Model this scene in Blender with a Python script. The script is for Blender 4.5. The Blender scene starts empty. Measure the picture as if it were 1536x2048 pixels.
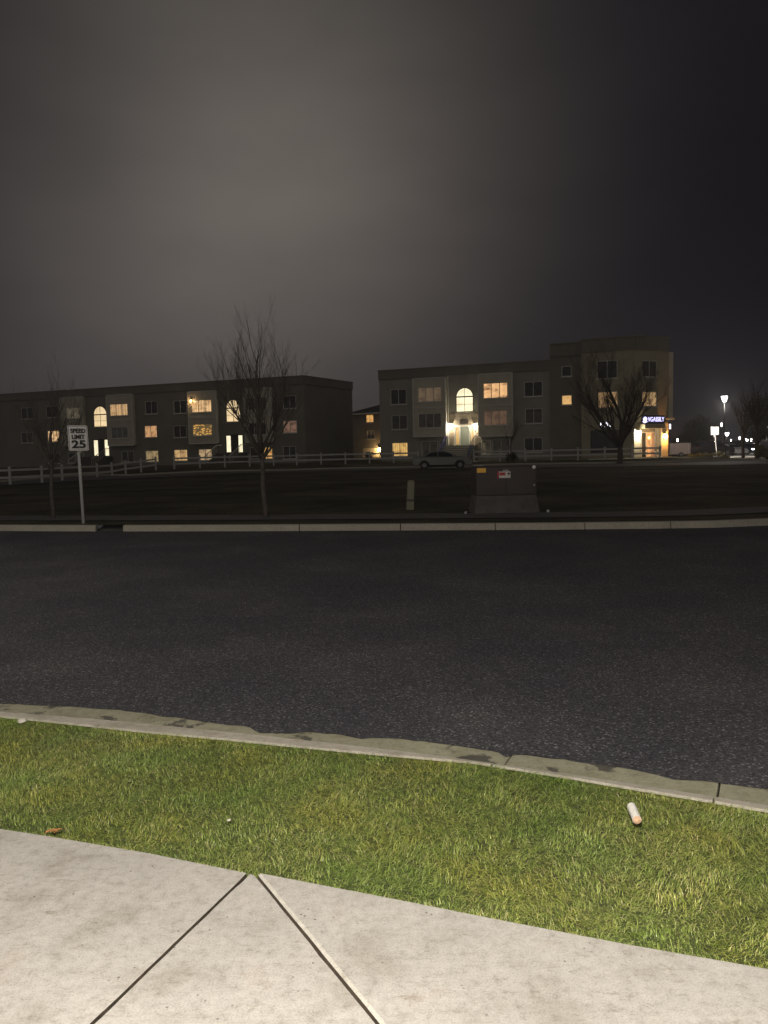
import bpy, bmesh, math, random
import numpy as np
from mathutils import Vector, Matrix, noise

HAZE = .0008
random.seed(7); RNG = np.random.default_rng(11)
SC = bpy.context.scene
COL = SC.collection

# ------------------------------------------------------------------ camera
F_PX = 1600.0; HOR = 902.0; CAMZ = 1.65
TH = math.atan((1024 - HOR) / F_PX); RO = math.radians(1.2)
Fv = Vector((0, math.cos(TH), -math.sin(TH)))
R0 = Vector((1, 0, 0)); U0 = Vector((0, math.sin(TH), math.cos(TH)))
Rv = R0 * math.cos(RO) - U0 * math.sin(RO)
Uv = U0 * math.cos(RO) + R0 * math.sin(RO)
CAM = Vector((0, 0, CAMZ))

cd = bpy.data.cameras.new('camera'); cam = bpy.data.objects.new('camera', cd); COL.objects.link(cam)
cd.sensor_fit = 'VERTICAL'; cd.sensor_height = 24.0; cd.lens = F_PX / 2048 * 24.0
cd.clip_start = 0.05; cd.clip_end = 3000
m = Matrix.Identity(4)
for i in range(3):
    m[i][0] = Rv[i]; m[i][1] = Uv[i]; m[i][2] = -Fv[i]; m[i][3] = CAM[i]
cam.matrix_world = m
SC.camera = cam

def ray(px, py):
    return (Fv + Rv * ((px - 768) / F_PX) + Uv * ((1024 - py) / F_PX))
def onz(px, py, z):
    d = ray(px, py); t = (z - CAMZ) / d.z
    return CAM + d * t
def at_y(px, py, Y):
    d = ray(px, py); return CAM + d * (Y / d.y)

# ------------------------------------------------------------------ helpers
def tag(o, label=None, cat=None, group=None, kind=None):
    if label: o['label'] = label
    if cat: o['category'] = cat
    if group: o['group'] = group
    if kind: o['kind'] = kind
    return o

def empty(name, loc, rz=0.0, label=None, cat=None, group=None):
    o = bpy.data.objects.new(name, None); COL.objects.link(o)
    o.empty_display_size = 0.2
    o.location = loc; o.rotation_euler = (0, 0, rz)
    return tag(o, label, cat, group)

class MB:
    """collects verts / faces for one mesh; slots keep several materials"""
    def __init__(s): s.v = []; s.f = []; s.mi = []; s.uv = None
    def poly(s, pts, mi=0):
        b = len(s.v); s.v += [tuple(p) for p in pts]; s.f.append(tuple(range(b, b + len(pts)))); s.mi.append(mi)
    def faces(s, pts, fs, mi=0):
        b = len(s.v); s.v += [tuple(p) for p in pts]
        for f in fs: s.f.append(tuple(b + i for i in f)); s.mi.append(mi)
    def box(s, c, sx, sy, sz, ax=None, mi=0):
        ax = ax or (Vector((1, 0, 0)), Vector((0, 1, 0)), Vector((0, 0, 1)))
        c = Vector(c); P = []
        for k in (-1, 1):
            for j in (-1, 1):
                for i in (-1, 1):
                    P.append(c + ax[0] * (i * sx / 2) + ax[1] * (j * sy / 2) + ax[2] * (k * sz / 2))
        s.faces(P, [(0, 2, 3, 1), (4, 5, 7, 6), (0, 1, 5, 4), (2, 6, 7, 3), (0, 4, 6, 2), (1, 3, 7, 5)], mi)
    def bar(s, a, b, w, h=None, mi=0):
        a = Vector(a); b = Vector(b); h = h or w; d = (b - a); L = d.length
        if L < 1e-6: return
        z = d / L; x = z.cross(Vector((0, 0, 1)))
        if x.length < 1e-4: x = Vector((1, 0, 0))
        x.normalize(); y = z.cross(x)
        s.box((a + b) / 2, w, h, L, (x, y, z), mi)
    def tube(s, pts, rs, n=8, cap=True, mi=0):
        rings = []; prev = None
        for i, p in enumerate(pts):
            p = Vector(p)
            d = (Vector(pts[min(i + 1, len(pts) - 1)]) - Vector(pts[max(i - 1, 0)]))
            if d.length < 1e-9: d = Vector((0, 0, 1))
            d.normalize()
            x = d.cross(Vector((0.31, 0.95, 0.02)))
            if x.length < 1e-3: x = d.cross(Vector((1, 0, 0)))
            x.normalize(); y = d.cross(x)
            r = rs[i] if hasattr(rs, '__len__') else rs
            b = len(s.v)
            for k in range(n):
                a = 2 * math.pi * k / n
                s.v.append(tuple(p + x * (r * math.cos(a)) + y * (r * math.sin(a))))
            rings.append(b)
        for i in range(len(rings) - 1):
            a, b = rings[i], rings[i + 1]
            for k in range(n):
                s.f.append((a + k, a + (k + 1) % n, b + (k + 1) % n, b + k)); s.mi.append(mi)
        if cap:
            s.f.append(tuple(rings[0] + k for k in range(n))[::-1]); s.mi.append(mi)
            s.f.append(tuple(rings[-1] + k for k in range(n))); s.mi.append(mi)
    def lathe(s, prof, c=(0, 0, 0), n=20, axis='z', mi=0):
        c = Vector(c); rings = []
        for (r, h) in prof:
            b = len(s.v)
            for k in range(n):
                a = 2 * math.pi * k / n; ca, sa = r * math.cos(a), r * math.sin(a)
                p = Vector((ca, sa, h)) if axis == 'z' else (Vector((ca, h, sa)) if axis == 'y' else Vector((h, ca, sa)))
                s.v.append(tuple(c + p))
            rings.append(b)
        for i in range(len(rings) - 1):
            a, b = rings[i], rings[i + 1]
            for k in range(n):
                s.f.append((a + k, a + (k + 1) % n, b + (k + 1) % n, b + k)); s.mi.append(mi)
        s.f.append(tuple(rings[0] + k for k in range(n))[::-1]); s.mi.append(mi)
        s.f.append(tuple(rings[-1] + k for k in range(n))); s.mi.append(mi)
    def build(s, name, mats, parent=None, smooth=False, bevel=0.0, uvs=None, fix=True):
        me = bpy.data.meshes.new(name)
        me.from_pydata(s.v, [], s.f)
        if not isinstance(mats, (list, tuple)): mats = [mats]
        for mm in mats: me.materials.append(mm)
        if len(mats) > 1: me.polygons.foreach_set('material_index', s.mi)
        if fix:
            bm = bmesh.new(); bm.from_mesh(me)
            bmesh.ops.recalc_face_normals(bm, faces=bm.faces)
            bm.to_mesh(me); bm.free()
        if smooth: me.polygons.foreach_set('use_smooth', [True] * len(me.polygons))
        me.update()
        o = bpy.data.objects.new(name, me); COL.objects.link(o)
        if parent is not None: o.parent = parent
        if bevel > 0:
            bv = o.modifiers.new('bevel', 'BEVEL'); bv.width = bevel; bv.segments = 2
            bv.limit_method = 'ANGLE'; bv.angle_limit = math.radians(40)
        return o

def copy_tree(o, parent=None):
    c = o.copy(); COL.objects.link(c)
    if parent is not None: c.parent = parent
    for ch in list(o.children): copy_tree(ch, c)
    return c

# ------------------------------------------------------------------ materials
def new_mat(name):
    mt = bpy.data.materials.new(name); mt.use_nodes = True
    nt = mt.node_tree; nt.nodes.clear()
    out = nt.nodes.new('ShaderNodeOutputMaterial'); b = nt.nodes.new('ShaderNodeBsdfPrincipled')
    nt.links.new(b.outputs[0], out.inputs[0])
    return mt, nt, b
def nd(nt, t, **kw):
    n = nt.nodes.new(t)
    for k, v in kw.items():
        if k in n.inputs.keys(): n.inputs[k].default_value = v
        else: setattr(n, k, v)
    return n
def ramp(nt, fac, stops):
    r = nt.nodes.new('ShaderNodeValToRGB'); el = r.color_ramp.elements
    while len(el) < len(stops): el.new(0.5)
    for e, (p, c) in zip(el, stops):
        e.position = p; e.color = (*c, 1) if len(c) == 3 else c
    nt.links.new(fac, r.inputs[0]); return r
def mixc(nt, fac, a, b, mode='MIX'):
    n = nt.nodes.new('ShaderNodeMix'); n.data_type = 'RGBA'; n.blend_type = mode
    for sock, val in ((n.inputs[0], fac), (n.inputs[6], a), (n.inputs[7], b)):
        if hasattr(val, 'is_linked') or hasattr(val, 'links'): nt.links.new(val, sock)
        elif isinstance(val, (int, float)): sock.default_value = val
        else: sock.default_value = (*val, 1)
    return n.outputs[2]
def coords(nt, scale=1.0):
    g = nt.nodes.new('ShaderNodeNewGeometry'); return g.outputs['Position']

def simple(name, col, rough=0.6, var=0.12, scale=3.0, bump=0.0, bscale=60.0, metal=0.0, spec=0.4, coat=0.0):
    mt, nt, b = new_mat(name); p = coords(nt)
    n1 = nd(nt, 'ShaderNodeTexNoise', Scale=scale, Detail=5.0); nt.links.new(p, n1.inputs['Vector'])
    lo = tuple(c * (1 - var) for c in col); hi = tuple(min(1, c * (1 + var)) for c in col)
    r = ramp(nt, n1.outputs[0], [(0.3, lo), (0.7, hi)])
    nt.links.new(r.outputs[0], b.inputs['Base Color'])
    b.inputs['Roughness'].default_value = rough; b.inputs['Metallic'].default_value = metal
    b.inputs['Specular IOR Level'].default_value = spec
    b.inputs['Coat Weight'].default_value = coat
    if bump > 0:
        n2 = nd(nt, 'ShaderNodeTexNoise', Scale=bscale, Detail=4.0); nt.links.new(p, n2.inputs['Vector'])
        bp = nd(nt, 'ShaderNodeBump', Strength=bump, Distance=0.01)
        nt.links.new(n2.outputs[0], bp.inputs['Height']); nt.links.new(bp.outputs[0], b.inputs['Normal'])
    return mt

def emit(name, col, strength, base=(0.8, 0.8, 0.8)):
    mt, nt, b = new_mat(name)
    b.inputs['Base Color'].default_value = (*base, 1)
    b.inputs['Emission Color'].default_value = (*col, 1); b.inputs['Emission Strength'].default_value = strength
    return mt

def concrete(name, col, pits=True, tint=None, stain=False):
    mt, nt, b = new_mat(name); p = coords(nt)
    big = nd(nt, 'ShaderNodeTexNoise', Scale=1.7, Detail=6.0, Roughness=0.6); nt.links.new(p, big.inputs['Vector'])
    mid = nd(nt, 'ShaderNodeTexNoise', Scale=23.0, Detail=10.0, Roughness=0.78); nt.links.new(p, mid.inputs['Vector'])
    fin = nd(nt, 'ShaderNodeTexNoise', Scale=160.0, Detail=4.0, Roughness=0.7); nt.links.new(p, fin.inputs['Vector'])
    r1 = ramp(nt, big.outputs[0], [(0.25, tuple(c * .86 for c in col)), (0.75, tuple(c * 1.1 for c in col))])
    r2 = ramp(nt, mid.outputs[0], [(0.30, (.62, .60, .56)), (0.47, (.95, .945, .93)), (0.6, (1.06, 1.06, 1.05)), (0.72, (1.16, 1.15, 1.13))])
    c = mixc(nt, 1.0, r1.outputs[0], r2.outputs[0], 'MULTIPLY')
    r3 = ramp(nt, fin.outputs[0], [(0.3, (.66, .65, .64)), (0.48, (1, 1, 1)), (0.72, (1.14, 1.14, 1.14))])
    c = mixc(nt, 1.0, c, r3.outputs[0], 'MULTIPLY')
    if pits:
        vo = nd(nt, 'ShaderNodeTexVoronoi', Scale=27.0, Randomness=1.0); nt.links.new(p, vo.inputs['Vector'])
        rp = ramp(nt, vo.outputs['Distance'], [(0.085, (1, 1, 1)), (0.15, (0, 0, 0))])
        sel = nd(nt, 'ShaderNodeTexNoise', Scale=5.0, Detail=3.0); nt.links.new(p, sel.inputs['Vector'])
        rs = ramp(nt, sel.outputs[0], [(0.54, (0, 0, 0)), (0.62, (.9, .9, .9))])
        mm = nd(nt, 'ShaderNodeMath', operation='MULTIPLY')
        nt.links.new(rp.outputs[0], mm.inputs[0]); nt.links.new(rs.outputs[0], mm.inputs[1])
        c = mixc(nt, mm.outputs[0], c, tuple(x * .28 for x in col))
        # streaky scuffs
        mp = nd(nt, 'ShaderNodeMapping'); mp.inputs['Scale'].default_value = (9, 26, 9); mp.inputs['Rotation'].default_value = (0, 0, .5)
        nt.links.new(p, mp.inputs['Vector'])
        sc = nd(nt, 'ShaderNodeTexNoise', Scale=1.0, Detail=6.0, Roughness=.75); nt.links.new(mp.outputs[0], sc.inputs['Vector'])
        rsc = ramp(nt, sc.outputs[0], [(0.56, (1, 1, 1)), (0.70, (.70, .67, .61))])
        c = mixc(nt, 1.0, c, rsc.outputs[0], 'MULTIPLY')
    if pits:
        bs = nd(nt, 'ShaderNodeTexNoise', Scale=3.4, Detail=9.0, Roughness=.62); nt.links.new(p, bs.inputs['Vector'])
        rb = ramp(nt, bs.outputs[0], [(0.36, (.87, .86, .83)), (0.47, (1, 1, 1)), (0.60, (1, 1, 1)), (0.68, (.93, .89, .87))])
        c = mixc(nt, 1.0, c, rb.outputs[0], 'MULTIPLY')
    if stain:
        st = nd(nt, 'ShaderNodeTexNoise', Scale=2.6, Detail=6.0, Roughness=.65); nt.links.new(p, st.inputs['Vector'])
        rst = ramp(nt, st.outputs[0], [(0.565, (0, 0, 0)), (0.60, (.85, .85, .85))])
        c = mixc(nt, rst.outputs[0], c, (.07, .065, .06))
    nt.links.new(c, b.inputs['Base Color'])
    b.inputs['Roughness'].default_value = .9; b.inputs['Specular IOR Level'].default_value = .25
    bp = nd(nt, 'ShaderNodeBump', Strength=.35, Distance=.006)
    mh = mixc(nt, .5, mid.outputs[0], fin.outputs[0])
    nt.links.new(mh, bp.inputs['Height']); nt.links.new(bp.outputs[0], b.inputs['Normal'])
    return mt

def asphalt_mat():
    mt, nt, b = new_mat('asphalt'); p = coords(nt)
    big = nd(nt, 'ShaderNodeTexNoise', Scale=.55, Detail=6.0, Roughness=.6); nt.links.new(p, big.inputs['Vector'])
    vo = nd(nt, 'ShaderNodeTexVoronoi', Scale=95.0); nt.links.new(p, vo.inputs['Vector'])
    fin = nd(nt, 'ShaderNodeTexNoise', Scale=210.0, Detail=3.0); nt.links.new(p, fin.inputs['Vector'])
    r1 = ramp(nt, big.outputs[0], [(0.3, (.066, .067, .077)), (0.5, (.083, .082, .090)), (0.7, (.112, .109, .114))])
    # each aggregate cell gets its own tone
    sp = nd(nt, 'ShaderNodeSeparateColor'); nt.links.new(vo.outputs['Color'], sp.inputs[0])
    rr = ramp(nt, sp.outputs[0], [(0.0, (.45, .45, .45)), (0.6, (.95, .95, .95)), (0.90, (1.15, 1.15, 1.15)), (0.945, (2.0, 2.0, 1.9)), (1.0, (3.4, 3.3, 3.2))])
    c = mixc(nt, 1.0, r1.outputs[0], rr.outputs[0], 'MULTIPLY')
    nt.links.new(c, b.inputs['Base Color'])
    b.inputs['Roughness'].default_value = .88; b.inputs['Specular IOR Level'].default_value = .12
    bp = nd(nt, 'ShaderNodeBump', Strength=.8, Distance=.006)
    hh = mixc(nt, .4, vo.outputs['Distance'], fin.outputs[0])
    nt.links.new(hh, bp.inputs['Height']); nt.links.new(bp.outputs[0], b.inputs['Normal'])
    return mt

def field_mat():
    mt, nt, b = new_mat('dormant_grass'); p = coords(nt)
    a = nd(nt, 'ShaderNodeTexNoise', Scale=.22, Detail=7.0, Roughness=.65); nt.links.new(p, a.inputs['Vector'])
    f = nd(nt, 'ShaderNodeTexNoise', Scale=9.0, Detail=6.0, Roughness=.8); nt.links.new(p, f.inputs['Vector'])
    r = ramp(nt, a.outputs[0], [(0.34, (.035, .034, .022)), (0.5, (.078, .072, .048)), (0.66, (.14, .12, .085))])
    r2 = ramp(nt, f.outputs[0], [(0.3, (.5, .5, .5)), (0.7, (1.3, 1.3, 1.3))])
    c = mixc(nt, 1.0, r.outputs[0], r2.outputs[0], 'MULTIPLY'); nt.links.new(c, b.inputs['Base Color'])
    b.inputs['Roughness'].default_value = 1.0; b.inputs['Specular IOR Level'].default_value = .1
    bp = nd(nt, 'ShaderNodeBump', Strength=1.0, Distance=.05)
    nt.links.new(f.outputs[0], bp.inputs['Height']); nt.links.new(bp.outputs[0], b.inputs['Normal'])
    return mt

def blade_mat():
    mt, nt, b = new_mat('grass_blades'); p = coords(nt)
    at = nd(nt, 'ShaderNodeAttribute', attribute_name='tone')
    big = nd(nt, 'ShaderNodeTexNoise', Scale=1.9, Detail=5.0, Roughness=.65); nt.links.new(p, big.inputs['Vector'])
    r = ramp(nt, at.outputs['Fac'], [(0.0, (.10, .145, .026)), (0.35, (.25, .325, .062)), (0.68, (.41, .48, .12)), (0.88, (.53, .53, .18)), (1.0, (.60, .54, .26))])
    r2 = ramp(nt, big.outputs[0], [(0.34, (.80, .95, .84)), (0.5, (1, 1, 1)), (0.64, (1.17, 1.06, .90))])
    c = mixc(nt, 1.0, r.outputs[0], r2.outputs[0], 'MULTIPLY'); nt.links.new(c, b.inputs['Base Color'])
    b.inputs['Roughness'].default_value = .38; b.inputs['Specular IOR Level'].default_value = .5
    return mt

def pane_mat(name, lit=True, stripes=26.0, horizontal=False, strength=1.0, blobs=0.0, contrast=.25):
    """glazing with what hangs behind it; tint comes from the object's colour"""
    mt, nt, b = new_mat(name)
    uv = nd(nt, 'ShaderNodeUVMap'); oi = nd(nt, 'ShaderNodeObjectInfo')
    sx = nd(nt, 'ShaderNodeSeparateXYZ'); nt.links.new(uv.outputs[0], sx.inputs[0])
    ax = sx.outputs[1] if horizontal else sx.outputs[0]
    m1 = nd(nt, 'ShaderNodeMath', operation='MULTIPLY'); nt.links.new(ax, m1.inputs[0]); m1.inputs[1].default_value = stripes * 6.283
    s1 = nd(nt, 'ShaderNodeMath', operation='SINE'); nt.links.new(m1.outputs[0], s1.inputs[0])
    ad = nd(nt, 'ShaderNodeVectorMath', operation='ADD'); nt.links.new(uv.outputs[0], ad.inputs[0])
    cx = nd(nt, 'ShaderNodeCombineXYZ')
    mr = nd(nt, 'ShaderNodeMath', operation='MULTIPLY'); nt.links.new(oi.outputs['Random'], mr.inputs[0]); mr.inputs[1].default_value = 37.0
    nt.links.new(mr.outputs[0], cx.inputs[0]); nt.links.new(mr.outputs[0], cx.inputs[2]); nt.links.new(cx.outputs[0], ad.inputs[1])
    no = nd(nt, 'ShaderNodeTexNoise', Scale=2.6, Detail=4.0, Roughness=.6); nt.links.new(ad.outputs[0], no.inputs['Vector'])
    rs = ramp(nt, s1.outputs[0], [(0.0, (1 - contrast,) * 3), (1.0, (1, 1, 1))])
    rn = ramp(nt, no.outputs[0], [(0.33, (1 - .45 - blobs * .5, 1 - .5 - blobs * .5, 1 - .55 - blobs * .45)), (0.52, (1, 1, 1)), (0.75, (1.12, 1.1, 1.05))])
    c = mixc(nt, 1.0, rs.outputs[0], rn.outputs[0], 'MULTIPLY')
    c = mixc(nt, 1.0, c, oi.outputs['Color'], 'MULTIPLY')
    b.inputs['Roughness'].default_value = .12; b.inputs['Specular IOR Level'].default_value = .5
    if lit:
        b.inputs['Base Color'].default_value = (.25, .22, .18, 1)
        nt.links.new(c, b.inputs['Emission Color']); b.inputs['Emission Strength'].default_value = strength
    else:
        nt.links.new(c, b.inputs['Base Color'])
    return mt

def tree_lights_mat():
    mt, nt, b = new_mat('string_lights_pane')
    uv = nd(nt, 'ShaderNodeUVMap')
    vo = nd(nt, 'ShaderNodeTexVoronoi', Scale=9.0); nt.links.new(uv.outputs[0], vo.inputs['Vector'])
    r = ramp(nt, vo.outputs['Distance'], [(0.12, (1.0, .72, .25)), (0.3, (.62, .30, .06)), (0.6, (.10, .07, .03))])
    nt.links.new(r.outputs[0], b.inputs['Emission Color']); b.inputs['Emission Strength'].default_value = 1.1
    b.inputs['Base Color'].default_value = (.1, .08, .05, 1); b.inputs['Roughness'].default_value = .15
    return mt

M = {}
M['walk'] = concrete('sidewalk_concrete', (.465, .444, .415))
M['kerb'] = concrete('kerb_concrete', (.56, .52, .45))
M['gutter'] = concrete('gutter_concrete', (.36, .35, .255), pits=True, stain=True)
M['farkerb'] = concrete('far_kerb_concrete', (.42, .39, .33), pits=False)
M['asphalt'] = asphalt_mat()
M['dark_soil'] = simple('dark_soil', (.035, .03, .024), 1.0, .3, 12, .6, 50)
M['turf_soil'] = simple('turf_soil', (.05, .06, .02), 1.0, .35, 20, .6, 80)
M['field'] = field_mat()
M['blade'] = blade_mat()
M['street'] = simple('far_street_asphalt', (.09, .085, .08), .8, .2, 2)
M['stucco'] = simple('taupe_stucco', (.31, .30, .26), .9, .10, .7, .25, 40)
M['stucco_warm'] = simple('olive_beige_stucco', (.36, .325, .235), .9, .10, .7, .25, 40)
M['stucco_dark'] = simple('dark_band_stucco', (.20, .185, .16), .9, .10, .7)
M['siding'] = simple('pale_board_siding', (.56, .53, .43), .75, .08, 1.2)
M['brick'] = simple('stone_veneer', (.30, .25, .19), .9, .35, 5.0, .6, 12)
M['white_trim'] = simple('white_trim', (.62, .61, .56), .6, .06, 2)
M['dark_trim'] = simple('dark_bronze_trim', (.05, .042, .04), .5, .1, 2)
M['roof'] = simple('dark_shingles', (.03, .032, .04), .9, .25, 6, .4, 20)
M['door'] = simple('grey_green_door', (.30, .33, .28), .45, .06, 1)
M['step'] = simple('pale_concrete_steps', (.55, .53, .47), .85, .1, 4)
M['blue_rail'] = simple('flare_blue_rail', (.045, .06, .19), .4, .1, 3)  # blue cast of the lens flare put into the rail colour
M['vinyl'] = simple('white_vinyl', (.50, .50, .49), .5, .08, 3)
M['galv'] = simple('galvanised_steel', (.42, .42, .41), .4, .1, 20, 0, 1, .6)
M['sign_white'] = simple('white_sign_sheeting', (.86, .83, .80), .35, .03, 6)
M['sign_black'] = simple('black_sign_lettering', (.02, .018, .018), .5, .05, 6)
M['xfmr'] = simple('dark_green_cabinet_paint', (.060, .047, .046), .45, .15, 3)
M['label_orange'] = simple('orange_label', (1.0, .52, .08), .4, .08, 30)
M['label_red'] = simple('red_label', (.45, .05, .05), .5, .05, 20)
M['label_white'] = simple('white_label', (.72, .66, .64), .5, .05, 20)
M['steel_grey'] = simple('dull_steel', (.35, .35, .36), .4, .1, 10, 0, 1, .7)
M['pedestal'] = simple('beige_plastic', (.19, .18, .125), .55, .1, 8)
M['bark'] = simple('bark', (.085, .072, .06), .95, .3, 9, .6, 30)
M['bark_pale'] = simple('pale_bark', (.15, .125, .10), .95, .3, 9, .6, 30)
M['car_silver'] = simple('silver_car_paint', (.17, .172, .155), .35, .03, 1, 0, 1, .3, .4, .3)
M['car_dark'] = simple('black_car_paint', (.012, .012, .014), .25, .05, 1, 0, 1, .2, .5, .6)
M['car_white'] = simple('white_car_paint', (.55, .55, .54), .3, .05, 1, 0, 1, 0, .5, .6)
M['car_blue'] = simple('blue_grey_car_paint', (.06, .08, .13), .3, .05, 1, 0, 1, .3, .5, .6)
M['glass'] = simple('tinted_glass', (.006, .007, .012), .08, .1, 1, 0, 1, 0, .22)
M['rubber'] = simple('tyre_rubber', (.018, .018, .018), .85, .15, 10)
M['alloy'] = simple('alloy_rim', (.14, .14, .15), .35, .1, 10, 0, 1, .8)
M['lens_clear'] = simple('clear_lens', (.5, .5, .52), .12, .05, 5)
M['lens_red'] = simple('red_lens', (.30, .03, .02), .2, .05, 5)
M['tube'] = simple('white_paper_tube', (.80, .78, .72), .7, .06, 25, .25, 120)
M['tube_end'] = simple('orange_crumpled_end', (.80, .50, .33), .8, .3, 70, .6, 150)
M['leaf'] = simple('dry_leaf', (.42, .20, .07), .8, .25, 40)
M['stone'] = simple('pale_pebble', (.62, .58, .50), .9, .15, 50, .4, 90)
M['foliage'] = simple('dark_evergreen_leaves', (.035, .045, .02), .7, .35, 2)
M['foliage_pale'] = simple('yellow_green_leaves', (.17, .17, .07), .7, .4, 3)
M['trailer'] = simple('tan_trailer_side', (.24, .19, .165), .6, .08, 1)
M['lamp_metal'] = simple('black_lamp_metal', (.02, .02, .02), .4, .1, 5)
M['pane_lit'] = pane_mat('lit_blinds_pane', True, 8, False, 1.0, .15, .34)
M['pane_lit_busy'] = pane_mat('lit_room_pane', True, 3, False, 1.0, .7, .15)
M['pane_hall'] = pane_mat('lit_hall_pane', True, 2, True, 1.0, -.55, .10)
M['pane_dark'] = pane_mat('dark_pane', False, 18, False, 1.0, .3, .2)
M['pane_tree'] = tree_lights_mat()
M['glow_white'] = emit('white_lamp_glow', (1.0, .93, .78), 40)
M['glow_orange'] = emit('orange_lamp_glow', (1.0, .60, .20), 30)
M['glow_street'] = emit('street_lamp_glow', (1.0, .93, .90), 14)
M['glow_point'] = emit('distant_light_glow', (1.0, .95, .9), 7)
M['head_glow'] = emit('headlight_glow', (.80, .86, 1.0), 45)
M['sign_letters'] = emit('violet_white_sign_letters', (.62, .60, 1.0), 2.2)
M['sign_letters_white'] = emit('white_sign_letters', (.95, .93, 1.0), 2.2)
M['sign_face'] = simple('dark_blue_sign_face', (.02, .02, .06), .4, .1, 4)

# ------------------------------------------------------------------ polylines of the near side
def poly_world(pts, z):
    return [onz(x, y, z).xy for x, y in pts]
def extend(pl, L, dl, dr):
    return [pl[0] - dl * L] + pl + [pl[-1] + dr * L]
E_walk = poly_world([(0, 1658), (100, 1673), (300, 1707), (500, 1748), (768, 1794), (1000, 1840), (1250, 1888), (1536, 1938)], 0.0)
E_grass = poly_world([(0, 1436), (150, 1452), (300, 1468), (450, 1482), (600, 1497), (768, 1513), (950, 1529), (1130, 1558), (1280, 1584), (1400, 1604), (1536, 1627)], -0.02)
E_kerb = poly_world([(0, 1423), (220, 1440), (500, 1468), (768, 1497), (1000, 1527), (1200, 1557), (1420, 1592), (1536, 1610)], -0.03)
E_gut = poly_world([(0, 1408), (120, 1413), (240, 1422), (440, 1449), (600, 1466), (768, 1475), (1000, 1505), (1200, 1531), (1350, 1555), (1536, 1581)], -0.115)
DL = (E_kerb[2] - E_kerb[0]).normalized(); DR = (E_kerb[-1] - E_kerb[-3]).normalized()
E_walk, E_grass, E_kerb, E_gut = [extend(p, 45, DL, DR) for p in (E_walk, E_grass, E_kerb, E_gut)]

def resample(pl, step):
    out = [pl[0].copy()]
    for a, b in zip(pl[:-1], pl[1:]):
        n = max(1, int((b - a).length / step))
        for i in range(1, n + 1): out.append(a.lerp(b, i / n))
    return out
def smooth_pl(pl, it=6):
    for _ in range(it):
        q = [pl[0]] + [(pl[i - 1] + pl[i] * 2 + pl[i + 1]) / 4 for i in range(1, len(pl) - 1)] + [pl[-1]]
        pl = q
    return pl
def hit(pl, p, n):
    best = None
    for a, b in zip(pl[:-1], pl[1:]):
        e = b - a; den = n.x * e.y - n.y * e.x
        if abs(den) < 1e-9: continue
        w = a - p
        t = (w.x * e.y - w.y * e.x) / den; s = (w.x * n.y - w.y * n.x) / den
        if -1e-6 <= s <= 1 + 1e-6 and (best is None or abs(t) < abs(best)): best = t
    return best

base = smooth_pl(resample(E_kerb, .05), 40)
SPOTS = [(onz(500, 1470, -.1).x, .09, .10), (onz(545, 1474, -.1).x, .05, .05), (onz(690, 1480, -.1).x, .12, .05), (onz(965, 1506, -.1).x, .05, .07), (onz(1290, 1550, -.1).x, .10, .05)]
rows = []; arc = 0.0
for i, p in enumerate(base):
    t = (base[min(i + 1, len(base) - 1)] - base[max(i - 1, 0)]).normalized()
    n = Vector((-t.y, t.x))                  # towards the road
    if i: arc += (p - base[i - 1]).length
    if abs(p.x) > 6:
        if i % (8 if abs(p.x) < 16 else 30): continue
    tb = hit(E_grass, p, n); tg = hit(E_gut, p, n)
    tb = -0.13 if tb is None or tb > 0 or tb < -.4 else tb
    tg = 0.42 if tg is None or tg < .1 or tg > .9 else tg
    tw = hit(E_walk, p, n); tw = -2.0 if tw is None or tw > -0.5 else tw
    wob = noise.noise((p.x * 2.3, p.y * 2.3, 4)) * .014 + noise.noise((p.x * 7, p.y * 7, 1)) * .016 + noise.noise((p.x * 21, p.y * 21, 1)) * .010
    for sx_, sw_, sa_ in SPOTS: tg -= sa_ * math.exp(-((p.x - sx_) / sw_) ** 2) * (.85 + .4 * noise.noise((p.x * 25, 3, 3)))
    rows.append((p, n, tb, max(.06, tg + wob), tw, arc))
# joints at these places of the kerb
joint_pts = [onz(235, 1432, -.05).xy, onz(985, 1520, -.05).xy, onz(1418, 1588, -.05).xy, onz(-420, 1390, -.05).xy]
def P3(p, z): return (p.x, p.y, z)

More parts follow.
